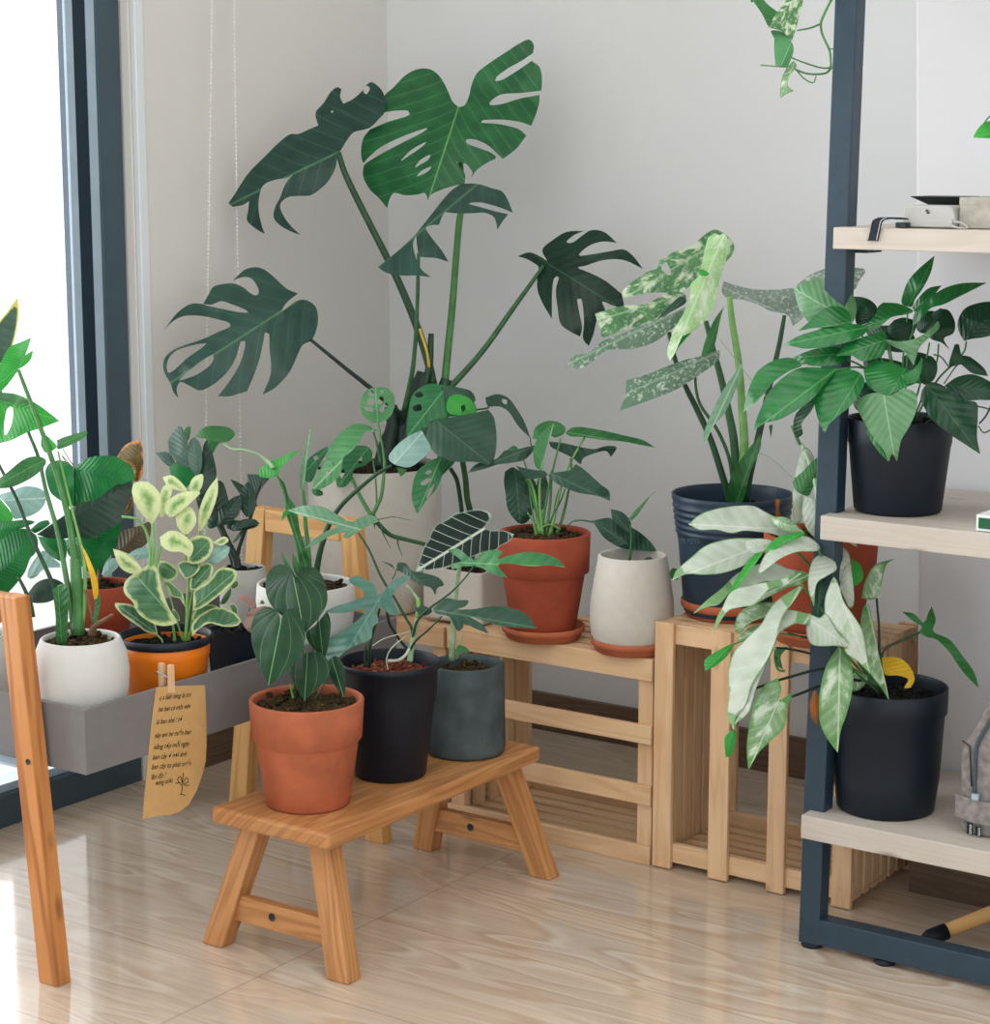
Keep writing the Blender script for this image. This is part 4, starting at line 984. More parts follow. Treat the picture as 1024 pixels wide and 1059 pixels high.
p.leaf('c10', "575,310* 620,325 680,338 760,340 820,335 860,350 870,400 855,440 820,468* 800,430 740,415 690,390 640,375 590,370 568,345", (780, 425), (572, 330), 'greyleaf', -.04, .6)
p.stem('c10', "596,365 605,450 628,600 640,750 648,900 630,1020 620,1090", 20, 36, 'sL', -.05, 0)
p.stem('c10', "512,450 535,540 565,650 590,760 612,880 618,1020 615,1090", 17, 36, 'sM', -.03, 0)
p.stem('c10', "382,490 405,590 440,680 480,760 530,870 575,1010 600,1090", 15, 26, 'sD', -.06, 0)
p.stem('c10', "492,620 475,650 490,740 550,830 590,920 605,1000 610,1090", 9, 15, 'sM', -.08, 0)
p.stem('c10', "790,430 770,540 735,690 700,850 665,1000 650,1090", 14, 32, 'sD', -.04, 0)
p.stem('c10', "550,500 620,590 700,690 790,780", 3, 3, 'sP', -.05, -.06)
p.stem('c10', "690,910 750,940 800,985 830,1015", 3, 3, 'sP', -.05, -.06)
p.leaf('c10', "705,850* 705,900 670,980 640,1090 590,1090 600,1000 650,920", (620, 1090), (705, 850), 'mid', -.03, 0, .1, -.2, name='leaf_sheath')
p.leaf('c10', "735,820* 748,815 742,865*", (738, 818), (742, 865), 'lobeD', -.05)
p.leaf('c18', "815,200 852,195 850,240 845,270 862,318 820,318 825,260", (835, 318), (835, 198), 'brown', -.09, 0, name='dry_leaf')

# ------------------------------------------------------------------ pothos on the middle shelf
p = Plant(P17, s17)
for cr, pts, b_, t_, m_, dd, ln in [
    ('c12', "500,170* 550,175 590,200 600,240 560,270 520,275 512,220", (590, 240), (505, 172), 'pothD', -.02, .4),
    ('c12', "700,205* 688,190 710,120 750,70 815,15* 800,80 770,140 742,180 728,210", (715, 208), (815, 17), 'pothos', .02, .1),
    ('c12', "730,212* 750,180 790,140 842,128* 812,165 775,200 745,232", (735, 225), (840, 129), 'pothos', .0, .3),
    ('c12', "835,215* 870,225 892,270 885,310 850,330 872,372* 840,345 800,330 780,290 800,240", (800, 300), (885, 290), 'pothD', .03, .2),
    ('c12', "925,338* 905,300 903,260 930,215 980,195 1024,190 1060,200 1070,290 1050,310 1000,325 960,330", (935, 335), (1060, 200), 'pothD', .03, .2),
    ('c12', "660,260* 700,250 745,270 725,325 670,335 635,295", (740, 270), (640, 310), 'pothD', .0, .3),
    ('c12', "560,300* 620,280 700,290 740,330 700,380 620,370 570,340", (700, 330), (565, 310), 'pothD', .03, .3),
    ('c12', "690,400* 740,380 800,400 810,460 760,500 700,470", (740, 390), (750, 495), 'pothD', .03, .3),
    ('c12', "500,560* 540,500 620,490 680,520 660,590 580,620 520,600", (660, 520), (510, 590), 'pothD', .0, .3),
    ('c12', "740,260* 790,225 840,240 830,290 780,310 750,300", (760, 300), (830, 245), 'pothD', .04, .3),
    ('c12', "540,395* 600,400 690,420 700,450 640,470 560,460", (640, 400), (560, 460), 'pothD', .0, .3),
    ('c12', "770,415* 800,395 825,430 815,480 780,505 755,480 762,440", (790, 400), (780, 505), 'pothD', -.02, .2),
    ('c12', "290,612* 330,570 368,545 350,600 312,650 316,690 290,702 280,650", (365, 548), (300, 700), 'pothD', -.02, .2),
    ('c12', "245,352* 300,320 360,300 430,280 520,275 560,290 540,320 480,345 400,362 330,368 290,362", (550, 288), (247, 352), 'pothos', -.08, .7),
    ('c12', "280,140* 330,115 390,105 450,125 500,160 520,210 510,260 495,277* 430,290 360,285 320,245 298,205", (500, 265), (290, 145), 'pothL', -.06, .3),
    ('c12', "297,302* 340,265 400,215 450,208 490,230 494,276 430,285 360,290", (492, 268), (298, 301), 'pothos', -.08, .3),
    ('c12', "620,193* 680,198 735,225 700,240 650,250 600,290 560,300 520,290 560,270 590,240 600,210", (730, 226), (530, 290), 'pothos', -.06, .7),
    ('c12', "628,300* 590,310 540,325 480,350 443,396* 500,395 540,415 590,405 622,390 632,340", (630, 335), (445, 395), 'pothos', -.09, .6),
    ('c12', "275,402* 340,375 400,362 470,365 492,395 460,425 400,435 330,430 300,415", (488, 385), (277, 402), 'pothos', -.07, .6),
    ('c12', "730,285* 740,230 790,180 850,140 920,120 1014,118* 960,145 900,175 850,200 800,215 770,250", (735, 280), (1012, 119), 'pothos', -.03, .5),
    ('c12', "620,330* 680,340 740,330 790,300 828,263* 832,290 790,330 760,360 745,400 735,432* 700,380 660,360", (640, 340), (828, 265), 'pothL', -.07, .5),
    ('c12', "90,608* 105,540 140,460 200,415 270,402 312,430 260,455 210,490 175,530 140,570", (308, 425), (92, 605), 'pothos', -.10, .5),
    ('c12', "125,682* 150,610 190,530 250,470 310,440 400,440 442,445 400,500 360,550 310,590 230,635 170,650", (438, 448), (127, 680), 'pothos', -.12, .6),
    ('c12', "400,690* 375,640 358,560 370,510 410,465 470,445 525,455 550,490 530,540 490,590 440,630 412,660", (535, 462), (402, 688), 'pothos', -.13, .6),
    ('c12', "545,450* 580,415 640,418 700,440 760,480 740,500 690,520 640,545 622,582* 600,540 560,505", (700, 450), (622, 580), 'pothos', -.12, .6),
    ('c12', "690,470* 740,440 768,400 764,450 745,492 700,500", (765, 405), (692, 470), 'pothos', -.13, .5),
    ('c12', "515,582* 540,550 590,535 640,545 700,520 745,540 745,600 720,660 690,710 682,740 672,797* 655,765 640,797* 620,750 580,700 545,640", (620, 530), (664, 790), 'pothL', -.15, .3),
    ('c12', "545,640* 580,700 620,750 641,797* 600,755 560,690", (550, 645), (640, 797), 'pothos', -.149, .3),
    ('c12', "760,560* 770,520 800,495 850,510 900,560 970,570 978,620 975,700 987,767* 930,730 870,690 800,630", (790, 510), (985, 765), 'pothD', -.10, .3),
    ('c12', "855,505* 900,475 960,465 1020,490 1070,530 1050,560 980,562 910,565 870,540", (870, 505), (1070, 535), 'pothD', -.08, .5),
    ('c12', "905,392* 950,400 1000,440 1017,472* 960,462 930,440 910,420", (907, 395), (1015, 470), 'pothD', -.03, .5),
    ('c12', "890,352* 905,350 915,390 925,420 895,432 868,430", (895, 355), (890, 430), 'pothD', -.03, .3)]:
    p.leaf(cr, pts, b_, t_, m_, dd, ln, .12, .15, .2)
for q, w_, m_, a0 in (("935,340 925,380 880,430 830,480 780,560 740,640", 7, 'sM', 0), ("830,350 822,420 790,500 740,620", 6, 'sM', .02), ("795,345 785,400 760,500 720,640", 7, 'sG', .02), ("715,215 700,350 690,500 690,640", 7, 'sG', .0),
                     ("735,285 710,400 700,640", 6, 'sG', -.02), ("590,245 640,380 680,640", 6, 'sG', -.02), ("490,270 580,380 660,640", 6, 'sG', -.04), ("550,290 620,420 670,640", 6, 'sG', -.06), ("310,425 450,400 600,480 660,640", 7, 'sG', -.08),
                     ("440,448 540,440 640,500 680,640", 7, 'sG', -.1), ("1060,540 1030,580 1010,620 985,650", 6, 'sD', -.06), ("850,500 900,430 950,400", 5, 'sM', -.05), ("870,440 840,400 810,390", 5, 'sM', .0), ("640,340 660,450 685,640", 6, 'sG', -.05),
                     ("980,660 1000,685 1030,670 1055,630 1000,590 880,590 780,650", 5, 'sM', -.05), ("870,505 830,530 770,640", 6, 'sD', -.06), ("620,532 650,500 680,560 690,640", 6, 'sG', -.1)):
    p.stem('c12', q, w_, w_*1.2, m_, a0, 0)

# ------------------------------------------------------------------ silver syngonium
p = Plant(P18, s18)
for pts, b_, t_, m_, dd, ln in [
    ("415,150* 430,60 455,8 482,40 472,90 445,150 450,180 440,240 420,230", (430, 230), (455, 10), 'silver', .08, 0),
    ("425,140* 418,110 450,80 490,40 514,40 506,80 480,130 465,157 440,150", (440, 152), (513, 42), 'mid', .05, .1),
    ("450,160* 480,165 500,200 505,250 522,312 500,300 460,260 445,210", (470, 165), (520, 310), 'silver', .02, .2),
    ("360,630* 402,622 380,650 387,692* 360,672", (400, 625), (386, 690), 'mid', .02, .2),
    ("95,245* 130,215 170,200 220,190 290,187 330,205 380,230 450,265* 400,290 370,280 340,272 270,265 230,272 180,262 130,262", (440, 262), (97, 245), 'silver', -.02, .6),
    ("345,222* 400,225 452,268* 430,272 385,262 360,245", (350, 225), (450, 268), 'silvG', -.03, .5),
    ("45,418* 60,385 100,350 150,310 220,290 300,288 352,298* 330,320 300,350 260,375 200,395 140,400 90,398", (345, 300), (46, 416), 'silver', -.04, .6),
    ("245,325* 262,300 310,288 352,296 345,318 300,335", (350, 300), (247, 325), 'silver', -.05, .5),
    ("220,455* 250,400 290,345 330,322 300,370 262,420 225,470", (328, 325), (222, 465), 'bright', -.055, .4),
    ("330,325* 370,285 450,268 440,285 385,305 345,345", (448, 270), (332, 330), 'bright', -.06, .4),
    ("305,405* 315,370 340,330 400,290 450,280 490,300 497,326 430,330 380,350 340,380", (490, 310), (306, 404), 'silver', -.07, .6),
    ("110,520* 150,480 200,440 240,400 290,375 350,360 400,380 472,400 400,430 340,420 280,440 230,450 190,490 150,500", (465, 400), (112, 519), 'silver', -.05, .6),
    ("255,490* 300,440 380,420 470,400 440,430 400,440 340,470 290,498", (465, 402), (257, 490), 'silvG', -.06, .6),
    ("170,587* 180,540 200,500 230,450 300,430 370,415 442,395 400,430 350,440 300,490 260,500 220,510 190,550", (438, 398), (172, 585), 'silver', -.08, .5),
    ("235,570* 250,520 300,490 380,485 400,505 340,530 290,545 255,580", (395, 495), (238, 568), 'silvG', -.04, .5),
    ("240,600* 290,560 350,560 330,590 280,610", (345, 562), (242, 600), 'silvG', -.04, .5),
    ("235,880* 215,830 220,760 218,700 235,640 280,590 320,550 345,505 380,470 450,430 420,480 385,530 370,580 350,640 320,690 290,740 270,800 240,840", (440, 436), (230, 880), 'silver', -.09, .5),
    ("470,522* 400,508 350,540 300,590 262,650 240,720 245,790 236,862* 280,825 300,760 330,690 362,620 372,585 420,552 462,552", (465, 532), (237, 860), 'silver', -.12, .5),
    ("280,1002* 275,930 285,850 300,790 330,740 370,718* 382,750 376,785 417,760* 400,810 390,870 350,910 310,950", (378, 775), (283, 1000), 'silvG', -.12, .3),
    ("715,792* 690,750 655,705 640,660 625,600 626,540 635,500 650,490 665,560 680,640 700,720", (648, 500), (715, 790), 'silvG', -.02, .3),
    ("600,690* 650,715 622,755 598,752", (610, 690), (605, 755), 'silvG', -.02, .3),
    ("560,440* 570,400 590,340 600,400 606,480 592,502", (585, 345), (590, 500), 'silver', -.04, .2),
    ("540,302* 560,305 592,340 590,400 570,440 548,385 520,335", (545, 305), (575, 440), 'silver', -.03, .2),
    ("548,360* 510,338 480,352 465,400 465,450 482,497* 490,430 520,405 552,385", (545, 368), (480, 495), 'silver', -.08, .5),
    ("480,425* 510,408 522,430 508,480 490,545* 472,490", (505, 412), (490, 543), 'lobeD', -.07, .3),
    ("655,705* 620,670 580,640 575,600 550,570 520,540 515,480 530,430 545,408 562,440 572,480 600,520 630,570 642,630", (545, 415), (655, 703), 'silver', -.10, .4),
    ("610,637* 560,620 500,620 470,610 458,570 465,518* 500,532 520,520 555,575 590,610", (480, 545), (608, 635), 'silver', -.13, .4),
    ("555,948* 520,900 500,850 498,780 510,710 530,660 558,622* 590,660 602,700 600,760 582,830 565,880", (562, 640), (555, 946), 'silvG', -.13, .2),
    ("585,272* 600,255 628,264 612,290 617,317* 590,300", (590, 275), (616, 315), 'silver', -.03, .3),
    ("598,350* 625,370 633,410 605,432", (600, 355), (608, 430), 'bright', -.02, .2),
    ("628,472* 640,420 670,370 732,350* 705,370 692,420 682,460 660,477", (672, 472), (730, 351), 'silvG', -.02, .2),
    ("845,498* 857,540 850,575 900,600 940,650 975,700 990,750* 950,710 920,670 900,640 860,600 830,592 803,577* 815,560 790,545 753,514* 790,520 818,548 826,540 835,515", (810, 577), (988, 748), 'mid', .0, .3),
    ("147,697* 145,665 175,640 232,613 215,650 180,680", (228, 617), (148, 695), 'bright', -.06, .4),
    ("210,962* 208,900 238,880 240,920 226,955", (235, 882), (211, 960), 'bright', -.12, .1)]:
    p.leaf('c13', pts, b_, t_, m_, dd, ln, .12, .18, .15)
p.leaf('c13', "690,655* 740,655 775,680 792,720 780,748* 760,748 772,722 740,710 700,706", (695, 680), (780, 745), 'yellow', -.02, .4, label='yellowed drooping leaf')
p.leaf('c13', "468,800* 482,758 497,780 492,865* 474,840", (484, 760), (488, 862), 'brown', -.12, 0, label='withered brown leaf')
for q, w_, m_, a0, a1 in (("300,750 340,737 400,717 510,690 600,700 700,760", 8, 'sDD', -.11, 0), ("415,775 450,762 480,750 560,725 640,730 700,770", 8, 'sDD', -.12, 0), ("365,625 400,628 460,640 520,660 620,710 700,770", 7, 'sDD', -.04, 0),
                         ("400,580 440,590 480,600 540,640 640,720 700,770", 7, 'sDD', -.04, 0), ("470,170 490,300 520,450 580,600 650,700 700,780", 12, 'sG', .03, 0), ("440,0 430,-20 415,-60", 10, 'sG', .09, .09), ("445,0 470,60 490,140 500,260", 12, 'sP', .09, .0),
                         ("675,472 682,560 684,640 690,700 700,770", 7, 'sDD', -.02, 0), ("808,577 760,600 700,630 690,680 700,770", 7, 'sD', 0, 0), ("440,430 500,500 600,640 690,770", 8, 'sG', -.09, 0), ("360,650 370,690 392,697", 7, 'sG', .02, .02),
                         ("490,310 530,400 600,560 690,770", 8, 'sG', -.07, 0), ("440,262 500,330 580,500 680,770", 8, 'sG', -.03, 0), ("350,298 440,340 560,500 690,770", 7, 'sG', -.04, 0), ("640,500 660,620 700,770", 7, 'sG', -.02, 0), ("465,530 540,600 690,770", 7, 'sG', -.12, 0), ("235,882 250,840 270,800", 4, 'sG', -.12, -.11),
                         ("228,617 300,590 360,580 440,590", 5, 'sG', -.06, -.04), ("562,640 600,690 690,770", 6, 'sG', -.12, 0)):
    p.stem('c13', q, w_, w_*1.25, m_, a0, a1)

# ------------------------------------------------------------------ tall stems in the white bowl
p = Plant(P4, s4)
p.leaf('c5', "0,362* -20,300 0,262 30,205 70,185 110,168* 95,215 65,280 30,330", (62, 275), (-15, 340), 'bright', .0, .2)
p.leaf('c5', "58,282* 80,238 118,212* 108,245 85,268", (62, 278), (117, 214), 'bright', .0, .2)
p.leaf('c5', "-20,360* 60,368 130,402 180,438 210,462* 150,485 90,505 40,530 -20,545*", (75, 415), (208, 461), 'bright', .02, .3, .1, .15, .15, ["25,420 45,415 42,470 20,512 14,480"])
p.leaf('c5', "-10,360* 30,368 80,382 130,403 80,402 20,395 -10,385*", (70, 392), (130, 403), 'mid', .015, .3)
p.leaf('c5', "-30,700* -20,680 30,640 80,600 120,587 155,593 162,612 130,650 80,680 30,698", (155, 600), (-25, 698), 'mid', -.02, .5)
p.leaf('c15', "380,118* 375,100 430,75 500,55 560,38 580,45 562,75 500,115 430,145 380,157", (378, 140), (578, 46), 'mid', .0, .4)
p.leaf('c15', "270,132* 275,70 300,62 340,95 377,140 340,170 300,180", (370, 150), (285, 70), 'bright', .0, .2)
for q, w_, w2, m_, a0 in (("65,282 110,400 170,560 215,700 250,850 270,1023 275,1090 272,1200", 13, 34, 'sG', 0), ("78,420 100,500 135,590 165,720 205,860 235,1023 250,1100 262,1210", 9, 24, 'sM', .02), ("-10,605 60,740 110,870 180,1023 205,1110 225,1220", 11, 20, 'sD', -.02),
                          ("155,605 150,650 190,800 225,960 245,1100 262,1210", 9, 16, 'sG', -.02), ("205,570 245,740 285,900 300,1000 296,1120 285,1210", 7, 18, 'sL', 0), ("222,560 245,600 262,622", 3, 5, 'sR', 0)):
    p.stem('c5', q, w_, w2, m_, a0, 0)
p.stem('c15', "120,1000 170,1100 200,1180 215,1270", 20, 40, 'sD', -.01, -.01)
p.leaf('c15', "535,785* 570,840 620,950 645,1030 650,1120 625,1150 600,1020 575,920", (625, 1150), (538, 788), 'yellow', -.02, 0, .1, -.2, name='leaf_sheath', label='yellowed leaf sheath')
p.leaf('c6', "185,170* 215,150 240,170 240,280 232,362 200,362 196,260", (218, 362), (205, 155), 'mid', -.02, 0, .1, -.3, name='leaf_sheath')
p.leaf('c6', "330,170* 352,190 352,235 335,300 322,300 335,230", (328, 300), (340, 175), 'sheath' if 'sheath' in L else 'mid', -.01, 0, .1, -.3, name='leaf_sheath')
p.stem('c6', "322,330 335,300 365,280 400,256", 30, 8, 'sR', -.01, -.03, 'dry_stub')
p.stem('c6', "300,170 315,220 330,290", 9, 14, 'sR', -.01, -.01, 'dry_stub')
p.stem('c6', "265,60 272,180 276,330", 38, 48, 'sG', 0, 0, 'stalk')

# ------------------------------------------------------------------ rubber plant
p = Plant(P6, s6)
p.leaf('c15', "770,217* 820,140 880,105 925,100 945,150 950,250 940,330 915,372 885,365 890,300 850,250", (895, 368), (925, 105), 'rust', .02, .1)
p.leaf('c15', "820,575* 845,530 868,470 882,500 862,560 832,592", (835, 585), (872, 475), 'rust', .0, .1)
p.leaf('c15', "745,870* 780,780 790,712 850,682 920,665 992,635 1002,660 990,750 950,800 880,830 800,852", (760, 850), (995, 645), 'olive', .0, .4)
p.leaf('c15', "490,282* 450,245 390,230 330,250 300,300 310,370 340,450 420,510 470,540 492,530*", (492, 290), (480, 535), 'rub', .0, .1, -.1)
p.leaf('c15', "490,282* 540,240 600,210 680,200 760,205 830,240 880,290 890,350 870,375 800,395 700,450 640,500 560,520 492,530*", (492, 285), (870, 360), 'rub', .0, .3)
p.leaf('c15', "430,757* 500,740 600,740 700,695 803,635* 780,750 740,850 700,900 670,960 600,975 540,930 500,900 450,850", (520, 740), (660, 965), 'rub', .02, .1)
p.leaf('c15', "250,735* 350,740 425,750 442,850 412,900 330,860 280,800", (255, 740), (425, 890), 'rub', .03, .2)
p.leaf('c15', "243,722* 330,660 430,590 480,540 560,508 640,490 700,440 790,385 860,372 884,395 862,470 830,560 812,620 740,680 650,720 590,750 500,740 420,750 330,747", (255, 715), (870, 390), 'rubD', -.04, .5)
p.stem('c15', "492,285 488,400 492,540", 16, 16, 'sDD', -.005, -.005, 'midrib')
p.stem('c15', "640,700 660,850 655,960 650,1100", 14, 22, 'sR', .02, 0)
p.stem('c15', "440,245 410,200 480,275", 5, 6, 'sR', .0, 0)
p.leaf('c15', "670,985* 700,910 745,878 775,885 782,935 705,1000", (680, 985), (775, 890), 'silverplain', -.03, .4)
p.leaf('c15', "850,850* 920,812 1000,822 1000,862 930,885 890,895", (1000, 840), (855, 855), 'silverplain', -.02, .4)

# ------------------------------------------------------------------ foliage at the left edge
p = Plant(P10, s10)
p.leaf('c15', "0,480* -30,470 20,450 90,430 150,405 220,405 280,425 305,470 290,530 240,580 160,610 90,615 70,560 40,520", (-20, 500), (300, 480), 'silverplain', .05, .4)
p.leaf('c15', "-40,470* 0,485 30,520 70,570 85,620 60,635 -40,650", (-40, 560), (80, 610), 'bright', .02, .4)
p.leaf('c15', "180,1002* 200,930 280,830 330,860 400,920 400,940 300,945 240,1000 200,1015", (185, 1000), (400, 930), 'silverplain', .05, .4)
p.leaf('c15', "-40,790* -40,650 100,630 170,625 230,640 170,670 100,700 40,750", (-40, 700), (230, 640), 'rub', .0, .5)
p.leaf('c15', "198,692* 260,640 320,628 332,650 280,690 230,712", (205, 700), (330, 640), 'rub', .01, .4)
p.leaf('c15', "-40,830* 0,770 60,715 150,682 200,700 240,730 252,790 230,850 200,880 170,960 130,1020 60,1100 -40,1180", (-40, 1000), (248, 760), 'rub', -.04, .3)
p.leaf('c15', "-20,80* 30,65 62,70 52,95 -20,110", (-20, 95), (60, 75), 'silverplain', .02)
p.leaf('c5', "-5,290* -20,150 30,70 62,26* 66,90 50,180 22,250", (0, 290), (61, 30), 'snake', .05, 0, .1, -.2, 0, label='grey-green sword-shaped leaf tip')
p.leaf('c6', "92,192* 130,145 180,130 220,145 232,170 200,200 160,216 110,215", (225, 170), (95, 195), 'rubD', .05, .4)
p.stem('c15', "-40,1000 -60,1200 -100,1400", 20, 30, 'sM', -.03, 0)
p.stem('c15', "-40,560 -60,900 -110,1400", 16, 30, 'sM', .02, 0)
p.stem('c15', "-20,500 -80,900 -130,1400", 16, 30, 'sM', .05, 0)
p.stem('c5', "0,285 -20,500 -50,800 -70,1230", 26, 40, 'sD', .05, 0)

# ------------------------------------------------------------------ peperomia
p = Plant(P5, s5)
for cr, pts, b_, t_, m_, dd, ln in [
    ('c5', "575,660* 610,655 650,690 662,717 620,705 590,692", (655, 712), (577, 662), 'pepL', 0, .3),
    ('c5', "665,702* 680,665 715,650 714,690 692,722", (690, 720), (714, 653), 'pepL', 0, .1),
    ('c5', "465,710* 475,680 520,678 550,700 567,730 560,790 535,827* 500,790 475,750", (535, 822), (478, 685), 'pepL', -.02, .1),
    ('c5', "560,732* 580,690 607,700 602,730 582,790 565,802", (568, 798), (600, 698), 'pepL', 0, .1),
    ('c5', "590,742* 640,715 705,712 690,735 640,780 600,802 580,772", (598, 790), (702, 714), 'pepL', -.02, .3),
    ('c5', "700,852* 703,780 730,710 768,658* 768,720 745,790 716,842", (705, 848), (768, 662), 'pepL', 0, .1),
    ('c5', "620,802* 650,763 682,775 692,820 660,862 630,842", (655, 860), (655, 765), 'pepL', -.02, .1),
    ('c5', "400,917* 440,930 480,960 502,990 470,1002 430,985 410,950", (498, 990), (402, 918), 'pepL', -.02, .3),
    ('c5', "750,892* 790,870 807,885 780,902", (752, 892), (806, 884), 'pepL', 0, .3),
    ('c5', "720,967* 740,925 780,900 810,908 800,940 760,967", (725, 965), (808, 910), 'silverplain', 0, .3),
    ('c5', "565,872* 600,850 640,858 682,900 670,942 640,925 600,922 570,902", (665, 925), (568, 872), 'pepL', -.03, .4),
    ('c5', "663,962* 658,900 690,868 742,875 752,910 730,950 690,967", (672, 955), (745, 880), 'pep', -.02, .3),
    ('c16', "85,38* 130,50 190,80 228,130 222,167 170,160 120,110", (222, 160), (87, 40), 'pep', 0, .3),
    ('c16', "330,100* 380,110 430,150 420,190 380,212 340,190 318,140", (425, 175), (325, 115), 'pep', .0, .3),
    ('c16', "470,200* 440,160 430,120 470,102 532,108 548,140 515,180", (475, 195), (545, 135), 'pep', -.02, .3),
    ('c16', "325,497* 300,400 240,370 180,333 98,325* 100,348 150,400 210,440 260,477", (322, 490), (100, 330), 'pep', 0, .4),
    ('c16', "650,332* 670,290 712,240 712,290 680,332", (655, 330), (712, 245), 'pep', .03, .1),
    ('c16', "703,242* 740,203 752,235 722,252", (705, 243), (748, 210), 'pep', .03, .1),
    ('c16', "440,300* 400,290 380,250 348,222 375,208 420,240 455,280 472,352*", (468, 345), (352, 222), 'pep', -.01, .3),
    ('c16', "400,350* 410,400 440,420 430,380", (430, 415), (402, 355), 'pep', -.01, .1),
    ('c16', "493,252* 498,190 540,130 592,113 617,140 602,190 560,230 522,257", (500, 250), (605, 128), 'pep', -.02, .3),
    ('c16', "505,402* 530,350 580,332 640,345 640,380 570,400 520,430", (508, 405), (640, 352), 'pep', -.01, .4),
    ('c16', "510,367* 512,290 520,258 590,210 640,150 690,138 737,155 737,195 700,240 640,290 560,350", (512, 350), (732, 165), 'pep', -.03, .4),
    ('c16', "505,502* 505,440 545,390 620,352 680,355 735,380 767,422* 740,447 670,450 600,433 545,462", (510, 490), (765, 420), 'pep', -.03, .4),
    ('c16', "430,427* 412,400 380,345 345,250 325,160 290,112 240,148 170,190 143,235 150,280 190,320 220,380 280,425 340,447 400,442", (425, 425), (200, 170), 'pep', -.05, .4)]:
    p.leaf(cr, pts, b_, t_, m_, dd, ln, .1, .15, .15)
for q, w_ in (("470,530 478,420 480,300 490,180 485,80 480,-20", 20), ("415,530 408,470 400,420", 18), ("485,530 500,470 545,400", 18), ("325,500 345,520 350,540", 12), ("460,530 430,440 390,300 330,160", 12), ("490,530 510,380 520,260", 14), ("470,530 500,300 560,60 590,-120", 10)):
    p.stem('c16', q, w_, w_*.6, 'sL', 0, -.01)
for q, w_ in (("430,800 480,808 515,850 530,920 530,990", 9), ("540,822 542,900 535,990", 11), ("582,860 560,930 545,1000", 9), ("655,860 658,940 650,1020", 9), ("705,850 690,930 665,1020", 7)): p.stem('c5', q, w_, w_*1.2, 'sL', 0, 0)

# ------------------------------------------------------------------ zamioculcas
p = Plant(P7, s7)
for cr, pts, b_, t_, m_, dd in [
    ('c4', "35,745* 80,743 105,775 112,802 75,787", (110, 798), (37, 746), 'zzG', 0), ('c4', "85,742* 83,700 105,665 125,650 147,690 157,750 150,797 118,782", (148, 792), (123, 655), 'zzG', -.02),
    ('c4', "130,692* 145,655 162,655 152,702", (140, 700), (160, 657), 'mid', 0), ('c4', "158,702* 175,690 197,720 202,780 190,822 165,812 150,760", (185, 818), (168, 694), 'zzG', -.03),
    ('c4', "205,722* 220,698 242,760 252,830 222,872 195,892 188,830", (200, 888), (220, 702), 'zz', -.03), ('c4', "85,797* 110,778 150,790 177,820 152,862 130,872 95,832", (165, 850), (88, 795), 'rub', -.03),
    ('c4', "248,842* 275,850 292,900 302,960 260,1000 225,1010 215,950 235,900", (245, 1000), (250, 845), 'zz', -.01), ('c4', "300,838* 330,850 372,880 397,932* 375,940 335,890", (393, 930), (302, 840), 'zz', 0),
    ('c4', "358,820* 400,822 442,833* 412,870 390,907 372,872", (390, 902), (438, 835), 'zz', 0), ('c4', "335,882* 365,848 392,890 387,950 360,972 333,930", (365, 968), (368, 852), 'zz', -.02),
    ('c4', "258,952* 300,910 337,898 337,950 300,992 258,1002", (262, 998), (335, 902), 'zz', -.02), ('c7', "0,697* 50,670 100,670 124,690* 70,702 30,717 0,722", (5, 715), (122, 690), 'zz', -.03),
    ('c7', "0,775* 40,720 87,703 62,722 20,765", (3, 772), (85, 704), 'zz', -.03), ('c4', "180,880 215,870 260,890 240,940 205,960 185,930", (240, 950), (185, 885), 'zz', .0), ('c4', "290,980* 340,985 400,995 380,1012 320,1020 290,1010", (292, 990), (400, 1000), 'zz', -.01)]:
    p.leaf(cr, pts, b_, t_, m_, dd, .4, .1, .2, .1)
p.stem('c7', "25,930 20,860 0,810 -50,700 -100,560 -140,430", 46, 12, 'sDD', 0, -.01)
p.stem('c7', "30,930 22,840 50,740 90,640 110,560 130,500", 22, 8, 'sDD', 0, -.01)
p.stem('c7', "20,930 -20,800 -90,640 -150,560", 18, 8, 'sDD', 0, -.01)

# ------------------------------------------------------------------ pink seedling
p = Plant(P8, Vector((c8.x, c8.y, h8)))
for pts, b_, t_, m_, dd in [("740,330* 750,295 790,283 832,310 832,347 802,357 795,332 765,312", (800, 350), (742, 325), 'pinkl', 0), ("788,382* 850,350 902,343 890,390 840,407 800,402", (890, 350), (790, 385), 'pinkl', -.01),
                            ("773,432* 800,398 852,400 852,440 820,482 790,462", (850, 410), (800, 470), 'pinkl', -.02), ("858,332* 875,308 892,330", (875, 330), (875, 310), 'pep', 0), ("700,340* 720,328 745,350 740,400 720,380", (730, 395), (705, 340), 'pep', 0)]:
    p.leaf('c16', pts, b_, t_, m_, dd, .3)
p.stem('c16', "780,480 800,430 810,350", 12, 8, 'sR', 0, 0); p.stem('c16', "790,480 840,420 870,360", 10, 8, 'sR', 0, 0); p.stem('c16', "770,480 740,430 725,390", 10, 7, 'sR', 0, 0)

